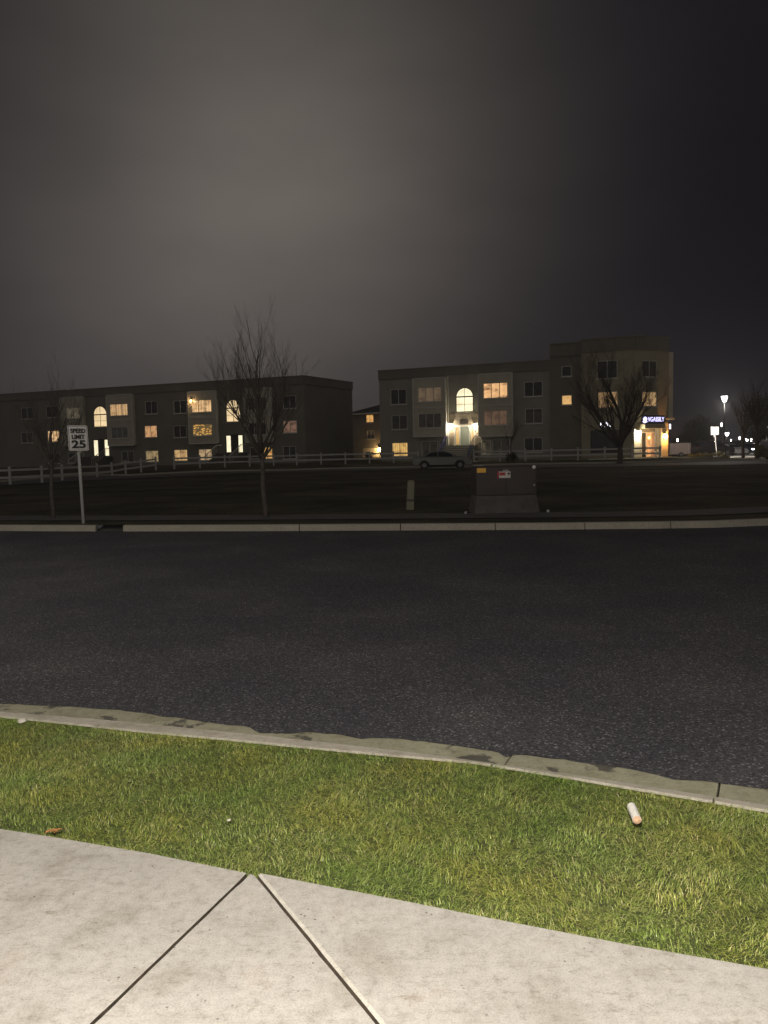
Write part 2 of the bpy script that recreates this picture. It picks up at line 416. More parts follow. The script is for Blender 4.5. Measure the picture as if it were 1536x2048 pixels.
kb = MB(); gb = MB()
for (a, b) in zip(rows[:-1], rows[1:]):
    mid = (a[0] + b[0]) / 2
    gap = any(abs(mid.x - j.x) < .5 * abs(a[0].x - b[0].x) + 1e-4 for j in joint_pts)
    sec = []
    for r in (a, b):
        p, n, tb, tg = r[0], r[1], r[2], r[3]
        jz = noise.noise((p.x * 1.3, p.y * 1.3, 9)) * .003
        sec.append([P3(p + n * tb, -.018 + jz), P3(p + n * (tb + .02), -.012 + jz), P3(p - n * .012, -.026 + jz), P3(p, -.036 + jz), P3(p + n * .022, -.095), P3(p + n * .034, -.112), P3(p + n * (tg + .03), -.112)])
    if gap:   # narrow the section: a thin groove where two castings meet
        d = (b[0] - a[0]).normalized()
        for k in range(7):
            qa, qb = Vector(sec[0][k]), Vector(sec[1][k]); mm = (qa + qb) / 2; d3 = Vector((d.x, d.y, 0))
            sec_a = mm - d3 * .006; sec_b = mm + d3 * .006
            B = kb if k < 5 else gb
            if k < 6:
                na, nb = Vector(sec[0][k + 1]), Vector(sec[1][k + 1]); m2 = (na + nb) / 2
                B.poly([qa, sec_a, m2 - d3 * .006, na]); B.poly([sec_b, qb, nb, m2 + d3 * .006])
                B.poly([sec_a, mm - d3 * .003 - Vector((0, 0, .02)), m2 - d3 * .003 - Vector((0, 0, .02)), m2 - d3 * .006])
                B.poly([mm + d3 * .003 - Vector((0, 0, .02)), sec_b, m2 + d3 * .006, m2 + d3 * .003 - Vector((0, 0, .02))])
        continue
    for k in range(6):
        (kb if k < 5 else gb).poly([sec[0][k], sec[1][k], sec[1][k + 1], sec[0][k + 1]])
tag(kb.build('kerb', M['kerb'], smooth=False), kind='structure')
tag(gb.build('gutter', M['gutter']), kind='structure')
# bed of dirt under the joints
bb = MB()
for a, b in zip(rows[:-1], rows[1:]):
    bb.poly([P3(a[0] + a[1] * a[2], -.14), P3(b[0] + b[1] * b[2], -.14), P3(b[0] + b[1] * (b[3] + .1), -.14), P3(a[0] + a[1] * (a[3] + .1), -.14)])
tag(bb.build('kerb_bed_soil', M['dark_soil']), kind='structure')

# lawn soil
lm = MB()
for a, b in zip(rows[:-1], rows[1:]):
    A0 = a[0] + a[1] * a[2]; A1 = a[0] + a[1] * a[4]; B0 = b[0] + b[1] * b[2]; B1 = b[0] + b[1] * b[4]
    lm.poly([P3(A0, -.032), P3(B0, -.032), P3(B1, -.02), P3(A1, -.02)])
tag(lm.build('lawn', M['turf_soil']), kind='structure')

# grass blades on the lawn (nobody could count them)
def grass():
    RR = [r for r in rows if -4.6 < r[0].x < 3.9]
    P0 = np.array([list(r[0] + r[1] * (r[2] + .010)) for r in RR]); P1 = np.array([list(r[0] + r[1] * (r[4] - .001)) for r in RR])
    L = np.concatenate([[0], np.cumsum(np.linalg.norm(np.diff(P0, axis=0), axis=1))])
    N = 300000
    s = RNG.random(N) * L[-1]; t = RNG.random(N)
    e = RNG.random(N)                                 # extra density on the two edges
    t = np.where(e < .03, t * .03, t); t = np.where(e > .975, 1 - t * .02, t)
    X0 = np.stack([np.interp(s, L, P0[:, k]) for k in (0, 1)], 1); X1 = np.stack([np.interp(s, L, P1[:, k]) for k in (0, 1)], 1)
    B = X0 + (X1 - X0) * t[:, None]
    # flow of the combed grass: sums of sines
    x, y = B[:, 0], B[:, 1]
    f = (np.sin(6.7 * x + 4.3 * y + .4) + np.sin(9.9 * x - 8.1 * y + 1.9) * .8 + np.sin(-5.2 * x + 13.3 * y) * .8 + np.sin(17.7 * x + 9.1 * y + 2) * .6 + np.sin(11.1 * x - 19.3 * y + .3) * .6)
    ang = -.35 + f * .62 + RNG.normal(0, .55, N) + np.where(RNG.random(N) < .4, math.pi, 0)
    lean = np.clip(.96 + .08 * np.sin(7.9 * x + 5.1 * y) + RNG.normal(0, .26, N), .05, 1.25)
    edge = np.minimum(t, 1 - t); lean = np.where(edge < .035, lean * .6, lean)
    h = (.022 + .020 * RNG.random(N)) * (1 + .12 * np.sin(5.1 * x + 1.3) * np.sin(4.3 * y))
    h = h * np.where(t > .94, .75, 1)
    w = .0013 + .0014 * RNG.random(N)
    D = np.stack([np.cos(ang), np.sin(ang)], 1); S = np.stack([-D[:, 1], D[:, 0]], 1)
    fa = RNG.random(N) * 6.283; S = S * .55 + .45 * np.stack([np.cos(fa), np.sin(fa)], 1)
    z0 = -.035 + .012 * t
    V = np.zeros((N, 7, 3)); 
    fr = (0, .42, .78, 1.0); wid = (1, .9, .55)
    for k in range(4):
        q = fr[k]; th = lean * q * 1.35
        rr = h * q; hx = rr * np.sin(th); hz = rr * np.cos(np.minimum(th, 1.5))
        C = np.concatenate([B + D * hx[:, None], (z0 + np.maximum(hz, q * .006))[:, None]], 1)
        if k < 3:
            off = np.concatenate([S * (w * wid[k] * .5)[:, None], np.zeros((N, 1))], 1)
            V[:, 2 * k] = C - off; V[:, 2 * k + 1] = C + off
        else: V[:, 6] = C
    idx = np.arange(N)[:, None] * 7
    loops = np.concatenate([idx + np.array([[0, 1, 3, 2]]), idx + np.array([[2, 3, 5, 4]]), idx + np.array([[4, 5, 6]])], 1).ravel()
    starts = (np.arange(N)[:, None] * 11 + np.array([[0, 4, 8]])).ravel(); tot = np.tile([4, 4, 3], N)
    me = bpy.data.meshes.new('grass')
    me.vertices.add(N * 7); me.vertices.foreach_set('co', V.astype(np.float32).ravel())
    me.loops.add(N * 11); me.loops.foreach_set('vertex_index', loops.astype(np.int32))
    me.polygons.add(N * 3); me.polygons.foreach_set('loop_start', starts.astype(np.int32)); me.polygons.foreach_set('loop_total', tot.astype(np.int32))
    me.update(calc_edges=True)
    at = me.attributes.new('tone', 'FLOAT', 'POINT')
    g = np.clip(.40 + .10 * np.sin(1.3 * x + .6) * np.sin(2.2 * y + 1) + .08 * np.sin(3.3 * x - 2.7 * y) + RNG.normal(0, .26, N), 0, 1)
    g = np.where(RNG.random(N) < .05, .9 + .1 * RNG.random(N), g)
    at.data.foreach_set('value', np.repeat(g, 7).astype(np.float32))
    me.materials.append(M['blade'])
    o = bpy.data.objects.new('grass', me); COL.objects.link(o)
    tag(o, 'green combed grass blades covering the strip between sidewalk and kerb', 'grass', kind='stuff')
grass()

# ------------------------------------------------------------------ sidewalk slabs with open joints
JA0, JA1 = onz(497, 1747, 0).xy, onz(186, 2046, 0).xy
JB0, JB1 = onz(512, 1750, 0).xy, onz(754, 2046, 0).xy
def far(p, q, Y): d = q - p; return p + d * ((Y - p.y) / d.y)
wl = [p for p in E_walk]
JAe, JBe = far(JA0, JA1, -3.2), far(JB0, JB1, -3.2)
g = .0065
M['joint'] = simple('joint_dirt', (.085, .064, .045), 1.0, .4, 30, .5, 90)
M['worn_edge'] = concrete('worn_slab_edge', (.55, .52, .47), pits=False)  # chamfer paler than the slabs: the light it catches is in its colour
edgeL = [p for p in resample(wl, .5) if p.x < JA0.x - .03]; edgeR = [p for p in resample(wl, .5) if p.x > JB0.x + .03]
def slab(pts, mb):
    b = len(mb.v); n = len(pts)
    cen = sum(pts, Vector((0, 0))) / n
    mb.v += [P3(p, -.0) for p in pts] + [P3(p, -.10) for p in pts]
    mb.f.append(tuple(b + i for i in range(n))); mb.mi.append(0)
    for i in range(n):
        j = (i + 1) % n; mb.f.append((b + i, b + n + i, b + n + j, b + j)); mb.mi.append(1)
nA = Vector(((JA1 - JA0).y, -(JA1 - JA0).x)).normalized(); nB = Vector(((JB1 - JB0).y, -(JB1 - JB0).x)).normalized()
if nA.x > 0: nA = -nA
if nB.x < 0: nB = -nB
def worn(a, b, off, seed):
    out = []; n = 110
    for k in range(n + 1):
        p = a.lerp(b, k / n)
        wv = noise.noise((p.x * 7, p.y * 7, seed)) * .0016 + noise.noise((p.x * 38, p.y * 38, seed)) * .0016 + max(0, noise.noise((p.x * 11, p.y * 11, seed + 7)) - .34) * .028
        out.append(p + off * (1 + wv / max(1e-6, off.length)))
    return out
sw = MB()
slab(edgeL + worn(JA0, JAe, nA * g, 1) + [Vector((edgeL[0].x, -3.2))], sw)
slab(worn(JA0, JAe, -nA * g, 2)[::-1] + worn(JB0, JBe, -nB * g, 3), sw)
CH = .013
slab(edgeR + [Vector((edgeR[-1].x, -9)), Vector((JBe.x + .5, -9))] + worn(JB0, JBe, nB * (g + CH), 4)[::-1], sw)
n_ch = 60
for k in range(n_ch):
    p0, p1 = JB0.lerp(JBe, k / n_ch), JB0.lerp(JBe, (k + 1) / n_ch); j0, j1 = [.35 + .65 * abs(noise.noise((q.x * 9, q.y * 9, 5))) for q in (p0, p1)]
    sw.poly([P3(p0 + nB * (g + CH + .001), .0004), P3(p1 + nB * (g + CH + .001), .0004), P3(p1 + nB * (g + CH * .35 * j1), -.004), P3(p0 + nB * (g + CH * .35 * j0), -.004)], 2)
    sw.poly([P3(p0 + nB * (g + CH * .35 * j0), -.004), P3(p1 + nB * (g + CH * .35 * j1), -.004), P3(p1 + nB * g, -.03), P3(p0 + nB * g, -.03)], 1)
o = sw.build('sidewalk', [M['walk'], M['joint'], M['worn_edge']]); tag(o, kind='structure')
ub = MB(); ub.poly([(-60, -12, -.045), (60, -12, -.045), (60, 1.6, -.045), (-60, 6, -.045)])
sb = MB()
for a, b in zip(edgeL[:-1], edgeL[1:]): sb.poly([P3(a - DL * 0 + Vector((0, -.03)), -.028), P3(b + Vector((0, -.03)), -.028), (b.x, -8, -.028), (a.x, -8, -.028)])
lst = [edgeL[-1], JB0] + edgeR
for a, b in zip(lst[:-1], lst[1:]): sb.poly([P3(a + Vector((0, -.03)), -.028), P3(b + Vector((0, -.03)), -.028), (b.x, -8, -.028), (a.x, -8, -.028)])
tag(sb.build('joint_soil', M['joint']), kind='structure')

# ------------------------------------------------------------------ road and far kerb
FK = [onz(x, y, -.13).xy for x, y in [(0, 1062), (190, 1063), (247, 1063), (500, 1062.5), (800, 1061), (1100, 1059.5), (1300, 1057.5), (1430, 1055.5), (1536, 1051)]]
FK = [FK[0] + (FK[0] - FK[3]).normalized() * 60] + FK + [FK[-1] + Vector((3.0, .9)), FK[-1] + Vector((6.5, 3.6)), FK[-1] + Vector((9, 8)), FK[-1] + Vector((10.5, 16))]
fkx = [p.x for p in FK]; fky = [p.y for p in FK]
def kerbY(x): return float(np.interp(x, fkx, fky))
ZR = -.125
rd = MB()
for a, b in zip(rows[:-1], rows[1:]):
    pass
# one sheet: from the gutter edge to beyond the far kerb
xs = sorted(set([-60, -45, -30, -24] + list(np.arange(-20, 20.1, 1.0)) + [26, 34, 45, 60]))
gutx = sorted([(r[0] + r[1] * r[3]) for r in rows], key=lambda p: p.x)
gx = [p.x for p in gutx]; gy = [p.y for p in gutx]
xs = sorted(set(list(xs) + [x for x in gx if -8 < x < 8]))
for x0, x1 in zip(xs[:-1], xs[1:]):
    ya0, ya1 = float(np.interp(x0, gx, gy)), float(np.interp(x1, gx, gy))
    yb0, yb1 = 60.0 if x0 > 18 else kerbY(x0) + .5, 60.0 if x1 > 18 else kerbY(x1) + .5
    cr = lambda y, a, b: ZR + .0  
    rd.poly([(x0, ya0, -.108), (x1, ya1, -.108), (x1, ya1 + .12, -.111), (x0, ya0 + .12, -.111)])
    rd.poly([(x0, ya0 + .12, -.111), (x1, ya1 + .12, -.111), (x1, yb1, -.13), (x0, yb0, -.13)])
tag(rd.build('road', M['asphalt']), kind='structure')

# the far kerb is a low casting with a gap for the drain
fk = MB(); pl = resample(FK, .5)
gapx = (onz(191, 1063, -.13).x, onz(246, 1063, -.13).x)
def kerb_run(pts):
    for a, b in zip(pts[:-1], pts[1:]):
        A, B = [], []
        for p, L in ((a, A), (b, B)):
            q = Vector((0, 1))
            L += [P3(p, -.14), P3(p + q * .02, .0), P3(p + q * .035, .012), P3(p + q * .16, .016), P3(p + q * .16, -.14)]
        for k in range(4): fk.poly([A[k], B[k], B[k + 1], A[k + 1]])
    for p in (pts[0], pts[-1]):
        q = Vector((0, 1)); fk.poly([P3(p, -.14), P3(p + q * .02, .0), P3(p + q * .035, .012), P3(p + q * .16, .016), P3(p + q * .16, -.14)])
brk = [gapx, tuple(np.array([0, .02]) + onz(1167, 1058, -.13).x), tuple(np.array([0, .02]) + onz(990, 1060, -.13).x), tuple(np.array([0, .02]) + onz(1345, 1058, -.13).x), tuple(np.array([0, .02]) + onz(600, 1060, -.13).x), tuple(np.array([0, .02]) + onz(800, 1060, -.13).x)]
brk.sort(); cuts = [-80] + [v for b in brk for v in b] + [80]
for i in range(0, len(cuts), 2):
    lo, hi = cuts[i], cuts[i + 1]
    pts = [p for p in pl if lo < p.x < hi]
    if lo > -80: pts = [Vector((lo, kerbY(lo)))] + pts
    if hi < 80: pts = pts + [Vector((hi, kerbY(hi)))]
    kerb_run(pts)
tag(fk.build('far_kerb', M['farkerb']), kind='structure')
dr = MB()
dr.poly([(gapx[0], kerbY(gapx[0]) + .12, -.134), (gapx[1], kerbY(gapx[1]) + .12, -.134), (gapx[1], kerbY(gapx[1]) + .75, .015), (gapx[0], kerbY(gapx[0]) + .75, .015)])
tag(dr.build('kerb_ramp', M['street']), kind='structure')

# ------------------------------------------------------------------ terrain beyond the road
def sstep(t): t = min(1, max(0, t)); return t * t * (3 - 2 * t)
FENCE = [(-60, 60), (-30, 60), (-24, 60), (-21, 64), (-19.2, 68), (-14, 71), (-8, 74.5), (0, 75), (4.5, 73.6), (9, 72), (16, 70), (26.5, 67.5), (30, 67.5), (40, 100), (80, 130)]
def fenceY(x): return float(np.interp(x, [p[0] for p in FENCE], [p[1] for p in FENCE]))
def terr(x, y):
    k = kerbY(x) if x < 19 else 19.5
    lowz = float(np.interp(y, [k, k + 3.5, 45, 60, 70, 100, 200], [.012, .015, .06, .10, .13, .16, .2]))
    t = sstep((y - (fenceY(x) - 7.5)) / 6.5)
    hi = .50 if x < 20 else float(np.interp(x, [20, 28, 33, 38], [.52, .52, .2, .16]))
    return lowz + (max(hi, lowz) - lowz) * t + noise.noise((x * .13, y * .13, 2)) * .035 * min(1, max(0, (y - k - 3) / 6))
gx_ = [-270, -210, -150, -100, -80, -65, -55] + list(np.arange(-48, 52.1, 1.0)) + [56, 62, 70, 85, 110, 150, 210, 270]
offs = [0.14, .5, .9, 1.4, 3.0, 3.6] + list(np.arange(4.5, 90, 1.25)) + [95, 102, 110, 120, 140, 170, 220, 300, 370]
gm = MB(); nx = len(gx_)
for oy in offs:
    for x in gx_:
        k = kerbY(x) if x < 17.5 else kerbY(17.5)
        y = k + oy; gm.v.append((x, y, terr(x, y)))
for j in range(len(offs) - 1):
    for i in range(nx - 1):
        a = j * nx + i; gm.f.append((a, a + 1, a + nx + 1, a + nx)); gm.mi.append(0)
tag(gm.build('ground', M['field'], smooth=True), kind='structure')
# the sheet under everything near the viewer
um = MB(); um.poly([(-270, -110, -.32), (270, -110, -.32), (270, 22, -.32), (-270, 22, -.32)])
tag(um.build('terrain', M['dark_soil']), kind='structure')

# far pavement beyond the kerb strip
fp = MB(); pv = [Vector((x, kerbY(x))) for x in list(np.arange(-60, 12.1, 1.0))] + [p for p in FK if p.x > 12.2][:2]
for a, b in zip(pv[:-1], pv[1:]):
    fp.poly([P3(a + Vector((0, 1.25)), .03), P3(b + Vector((0, 1.25)), .03), P3(b + Vector((0, 2.75)), .034), P3(a + Vector((0, 2.75)), .034)])
tag(fp.build('far_sidewalk', M['street']), kind='structure')

def strip(name, pts, w, mat, dz=.02):
    mb = MB(); P = []
    for i, p in enumerate(pts):
        t = (pts[min(i + 1, len(pts) - 1)] - pts[max(i - 1, 0)]).normalized(); n = Vector((-t.y, t.x))
        P.append((p - n * w / 2, p + n * w / 2))
    for (a0, a1), (b0, b1) in zip(P[:-1], P[1:]):
        mb.poly([P3(a0, terr(*a0) + dz), P3(b0, terr(*b0) + dz), P3(b1, terr(*b1) + dz), P3(a1, terr(*a1) + dz)])
    return tag(mb.build(name, mat), kind='structure')
# access lane between the field and the fenced lawn, with a kerb along its far side
lane = [Vector((-70, 34)), Vector((-50, 38))] + [Vector((-34, 42)), Vector((-26, 46)), Vector((-20, 57)), Vector((-14, 63.2)), Vector((-8, 65.4)), Vector((0, 66.2)), Vector((6, 65)), Vector((12, 63.2)), Vector((20, 61)), Vector((30, 60)), Vector((40, 66)), Vector((50, 80)), Vector((62, 120)), Vector((70, 180))]
lane = smooth_pl(resample(lane, 1.5), 8)
strip('access_lane', lane, 5.0, M['street'], .045)
def kerb_strip(name, pts, h, w, mat):
    mb = MB()
    for a, b in zip(pts[:-1], pts[1:]):
        za, zb = terr(*a), terr(*b); d = (b - a).normalized(); n = Vector((-d.y, d.x)) * w / 2
        A = [P3(a - n, za - .1), P3(a - n, za + h), P3(a + n, za + h), P3(a + n, za - .1)]; B = [P3(b - n, zb - .1), P3(b - n, zb + h), P3(b + n, zb + h), P3(b + n, zb - .1)]
        for k in range(3): mb.poly([A[k], B[k], B[k + 1], A[k + 1]])
    return tag(mb.build(name, mat), kind='structure')
off = []
for i, p in enumerate(lane):
    t = (lane[min(i + 1, len(lane) - 1)] - lane[max(i - 1, 0)]).normalized(); off.append(p + Vector((-t.y, t.x)) * 2.7)
kerb_strip('lane_kerb', [p for p in off if p.x < 36], .16, .16, M['farkerb'])

# ------------------------------------------------------------------ building kit
class Facade:
    """vertical plane through two plan points; photo pixels measured on it become metres"""
    def __init__(s, a, b):
        s.a = Vector((a[0], a[1], 0)); s.b = Vector((b[0], b[1], 0))
        s.u = (s.b - s.a).normalized(); s.n = Vector((s.u.y, -s.u.x, 0)); s.L = (s.b - s.a).length
        s.z = Vector((0, 0, 1))
    def uz(s, px, py):
        d = ray(px, py); t = (s.a - CAM).dot(s.n) / d.dot(s.n)
        p = CAM + d * t; return (p - s.a).dot(s.u), p.z
    def rect(s, r):
        u0, z1 = s.uz(r[0], r[1]); u1, z0 = s.uz(r[2], r[3])
        u0b, z0b = s.uz(r[0], r[3]); u1b, z1b = s.uz(r[2], r[1])
        return ((u0 + u0b) / 2, (z0 + z0b) / 2, (u1 + u1b) / 2, (z1 + z1b) / 2)
    def P(s, u, z, d=0.0): return s.a + s.u * u + s.z * z + s.n * d      # d > 0: towards the viewer

def wall_mesh(mb, fc, u0, u1, z0, z1, holes, depth=.16, d=0.0, mi=0):
    us = sorted(set([u0, u1] + [v for h in holes for v in (h[0], h[2]) if u0 < v < u1]))
    zs = sorted(set([z0, z1] + [v for h in holes for v in (h[1], h[3]) if z0 < v < z1]))
    for i in range(len(us) - 1):
        for j in range(len(zs) - 1):
            cu, cz = (us[i] + us[i + 1]) / 2, (zs[j] + zs[j + 1]) / 2
            if any(h[0] < cu < h[2] and h[1] < cz < h[3] for h in holes): continue
            mb.poly([fc.P(us[i], zs[j], d), fc.P(us[i + 1], zs[j], d), fc.P(us[i + 1], zs[j + 1], d), fc.P(us[i], zs[j + 1], d)], mi)
    for h in holes:
        a, b, c, e = h[0], h[1], h[2], h[3]
        for (q, r) in (((a, b), (c, b)), ((c, b), (c, e)), ((c, e), (a, e)), ((a, e), (a, b))):
            mb.poly([fc.P(q[0], q[1], d), fc.P(r[0], r[1], d), fc.P(r[0], r[1], d - depth), fc.P(q[0], q[1], d - depth)], mi)
        if len(h) > 4 and h[4] == 'arch':
            r = (c - a) / 2; cu = (a + c) / 2; sp = e - r; n = 14
            arc = [(cu + r * math.cos(math.pi * k / n), sp + r * math.sin(math.pi * k / n)) for k in range(n + 1)]
            for k in range(n):
                p, q = arc[k], arc[k + 1]; cor = (c, e) if k < n / 2 else (a, e)
                mb.poly([fc.P(*cor, d), fc.P(*p, d), fc.P(*q, d)], mi)
                mb.poly([fc.P(*p, d), fc.P(*q, d), fc.P(*q, d - depth), fc.P(*p, d - depth)], mi)

def set_uv(o, uvs):
    me = o.data; l = me.uv_layers.new(name='UVMap')
    for lp in me.loops: l.data[lp.index].uv = uvs[lp.vertex_index]

def window(fc, r, parent, mat, tint, d=0.0, splits=2, arch=False, fw=.07, sill=True, frame_mat=None, label=None):
    u0, z0, u1, z1 = r[:4]; W = u1 - u0; H = z1 - z0
    fb = MB(); dd = d - .05
    ax = (fc.u, fc.n, fc.z)
    def bar(ua, za, ub, zb, w, th=.07, off=0.0):
        c = fc.P((ua + ub) / 2, (za + zb) / 2, dd + off)
        if abs(ub - ua) > abs(zb - za): fb.box(c, abs(ub - ua), th, w, ax)
        else: fb.box(c, w, th, abs(zb - za), ax)
    if arch:
        rr = W / 2; sp = z1 - rr; cu = (u0 + u1) / 2; n = 16
        bar(u0 + fw / 2, z0, u0 + fw / 2, sp, fw); bar(u1 - fw / 2, z0, u1 - fw / 2, sp, fw)
        bar(u0 + fw, z0 + fw / 2, u1 - fw, z0 + fw / 2, fw)
        for k in range(n):
            a0, a1 = math.pi * k / n, math.pi * (k + 1) / n
            q = [(cu + x * math.cos(a), sp + x * math.sin(a)) for a in (a0, a1) for x in (rr, rr - fw)]
            fr = [fc.P(*q[i], dd + .035) for i in (0, 1, 3, 2)]; bk = [fc.P(*q[i], dd - .035) for i in (0, 1, 3, 2)]
            fb.faces(fr + bk, [(0, 1, 2, 3), (7, 6, 5, 4), (1, 5, 6, 2), (0, 3, 7, 4)])
        bar(u0 + fw, sp, u1 - fw, sp, .13, .08, .003)
        bar(cu, sp + .06, cu, z1 - fw, .035, .04); bar(cu, z0 + fw, cu, sp - .06, .035, .04)
        bar(u0 + fw, (z0 + sp) / 2, u1 - fw, (z0 + sp) / 2, .03, .03)
    else:
        bar(u0, z0 + fw / 2, u1, z0 + fw / 2, fw); bar(u0, z1 - fw / 2, u1, z1 - fw / 2, fw)
        bar(u0 + fw / 2, z0 + fw, u0 + fw / 2, z1 - fw, fw); bar(u1 - fw / 2, z0 + fw, u1 - fw / 2, z1 - fw, fw)
        for k in range(1, splits):
            uu = u0 + W * k / splits; bar(uu, z0 + fw, uu, z1 - fw, .06 if splits < 4 else .045, .06)
    wo = fb.build('window', frame_mat or M['white_trim'], parent)
    if label: wo['label'] = label
    pb = MB(); pd = d - .085; e = .01
    if arch:
        pts = [(u0 + e, z0 + e), (u1 - e, z0 + e)] + [(cu + (rr - e) * math.cos(math.pi * k / 16), sp + (rr - e) * math.sin(math.pi * k / 16)) for k in range(17)]
    else: pts = [(u0 + e, z0 + e), (u1 - e, z0 + e), (u1 - e, z1 - e), (u0 + e, z1 - e)]
    pb.poly([fc.P(u, z, pd) for u, z in pts] )
    po = pb.build('pane', mat, wo, fix=False)
    if mat.name.startswith('lit_') and 'hall' not in mat.name: tint = (tint[0], tint[1] * .92, tint[2] * .78)
    po.color = (*tint, 1)
    set_uv(po, [((u - u0) / W, (z - z0) / H) for u, z in pts])
    if sill:
        sb = MB(); sb.box(fc.P((u0 + u1) / 2, z0 - .045, d + .03), W + .16, .10, .07, ax); sb.build('sill', M['white_trim'], wo)
    return wo

def lamp_light(name, loc, power, col, radius=.08, parent=None):
    ld = bpy.data.lights.new(name, 'POINT'); ld.energy = power; ld.color = col; ld.shadow_soft_size = radius
    lo = bpy.data.objects.new(name, ld); COL.objects.link(lo); lo.location = loc
    if parent is not None: lo.parent = parent
    return lo

def wall_lamp(fc, px, py, parent, glow, power, col, d=0.0, s=1.0):
    u, z = fc.uz(px, py); b = MB(); ax = (fc.u, fc.n, fc.z)
    b.box(fc.P(u, z + .02, d + .03), .14 * s, .06, .30 * s, ax)
    b.box(fc.P(u, z + .22 * s, d + .15), .24 * s, .24, .05, ax); b.bar(fc.P(u, z + .1, d + .04), fc.P(u, z + .2 * s, d + .15), .03)
    o = b.build('porch_lamp', M['lamp_metal'], parent)
    g = MB(); c = fc.P(u, z + .03, d + .16); g.lathe([(.05 * s, -.15 * s), (.10 * s, -.05 * s), (.105 * s, .12 * s), (.06 * s, .17 * s)], c, 12); g.build('lamp_glass', glow, o, smooth=True)
    lamp_light('porch_light', fc.P(u, z - .02, d + .42), power, col, .10, o)
    return o

def roof_slab(mb, corners, z, mi=0): mb.poly([(c[0], c[1], z) for c in corners], mi)

WARM = (.86, .50, .20); PALE = (1.0, .78, .45); CREAM = (1.0, .88, .58); RED = (.72, .36, .20); DIMW = (.20, .13, .075)
DARK = (.016, .02, .03); CURT = (.26, .25, .22); DIMG = (.09, .085, .08)

# ------------------------------------------------------------------ building A: the apartment block with the shop corner
A0 = at_y(761, 900, 89.0); A1 = at_y(1101, 900, 81.8)
fa = Facade((A0.x, A0.y), (A1.x, A1.y)); A1p = fa.P(fa.L, 0)
zt_a = fa.uz(762, 743)[1]; zg = .3
bA = empty('apartment_building', (A0.x, A0.y, 0), 0, 'three storey taupe apartment block with lit arched stair window and shop corner tower', 'building')
bA_inv = Matrix.Translation((-A0.x, -A0.y, 0))
PA = empty  # alias kept short
def under(o, root):
    o.parent = root; o.matrix_parent_inverse = Matrix.Translation(-root.location); return o
# all building parts are modelled in world metres, so each root keeps its parts with an inverse offset
ROOTS = {}
wins_a = [  # rect px, material, tint, splits, extra
    ((781, 778, 813, 809), 'pane_dark', DARK, 2), ((783, 830, 815, 859), 'pane_dark', DIMG, 2), ((784, 885, 816, 913), 'pane_lit', (.85, .56, .20), 2),
    ((843, 882, 876, 911), 'pane_dark', CURT, 2), ((879, 881, 894, 909), 'pane_dark', CURT, 1),
    ((962, 880, 982, 909), 'pane_dark', (.5, .47, .38), 1), ((985, 878, 1020, 908), 'pane_dark', CURT, 2),
    ((1048, 763, 1085, 793), 'pane_dark', DARK, 2), ((1050, 817, 1085, 847), 'pane_dark', (.11, .10, .09), 2), ((1048, 875, 1085, 905), 'pane_dark', (.05, .05, .055), 2)]
bay_l = fa.rect((830, 757, 894, 873)); bay_r = fa.rect((960, 748, 1027, 872))
wins_bl = [((839, 775, 886, 804), 'pane_lit_busy', (.11, .08, .055), 3), ((840, 827, 886, 856), 'pane_dark', (.16, .14, .13), 3)]
wins_br = [((969, 766, 1018, 797), 'pane_lit_busy', (.95, .58, .30), 3), ((970, 821, 1017, 851), 'pane_lit_busy', (.10, .06, .042), 3)]
arch_a = fa.rect((911.5, 775, 946.5, 824)) + ('arch',)
door_a = fa.rect((908, 850, 950, 891))
holes = [fa.rect(w[0]) for w in wins_a] + [arch_a, door_a]
wb = MB(); wall_mesh(wb, fa, 0, fa.L, zg, zt_a, holes)
zband = zt_a - .75
# back and sides
DEP = 15.0
bk = [fa.P(0, 0, 0), fa.P(fa.L, 0, 0), fa.P(fa.L, 0, -DEP), fa.P(0, 0, -DEP)]
for a, b in ((3, 0), (2, 3)):
    wb.poly([(bk[a].x, bk[a].y, zg), (bk[b].x, bk[b].y, zg), (bk[b].x, bk[b].y, zt_a), (bk[a].x, bk[a].y, zt_a)])
roof_slab(wb, bk, zt_a - .3)
def K(o, root=None):
    return under(o, root or bA)
K(wb.build('wall', M['stucco']))
pb = MB(); ax = (fa.u, fa.n, fa.z)
pb.box(fa.P(fa.L / 2, zt_a - .42, .06), fa.L + .1, .12, .95, ax); pb.box(fa.P(fa.L / 2, zt_a + .08, .03), fa.L + .2, .26, .10, ax)
pb.box(fa.P(-.04, zt_a - .42, -DEP / 2), .10, DEP, .95, ax)
K(pb.build('parapet', M['stucco_dark']))
def put_windows(fc, ws, root, d=0.0):
    for w in ws:
        o = window(fc, fc.rect(w[0]), None, M[w[1]], w[2], d, w[3]); under(o, root)
put_windows(fa, wins_a, bA)
o = window(fa, arch_a, None, M['pane_hall'], (1.3, 1.16, .78), 0, 1, arch=True, frame_mat=M['dark_trim']); under(o, bA)
BD = .55
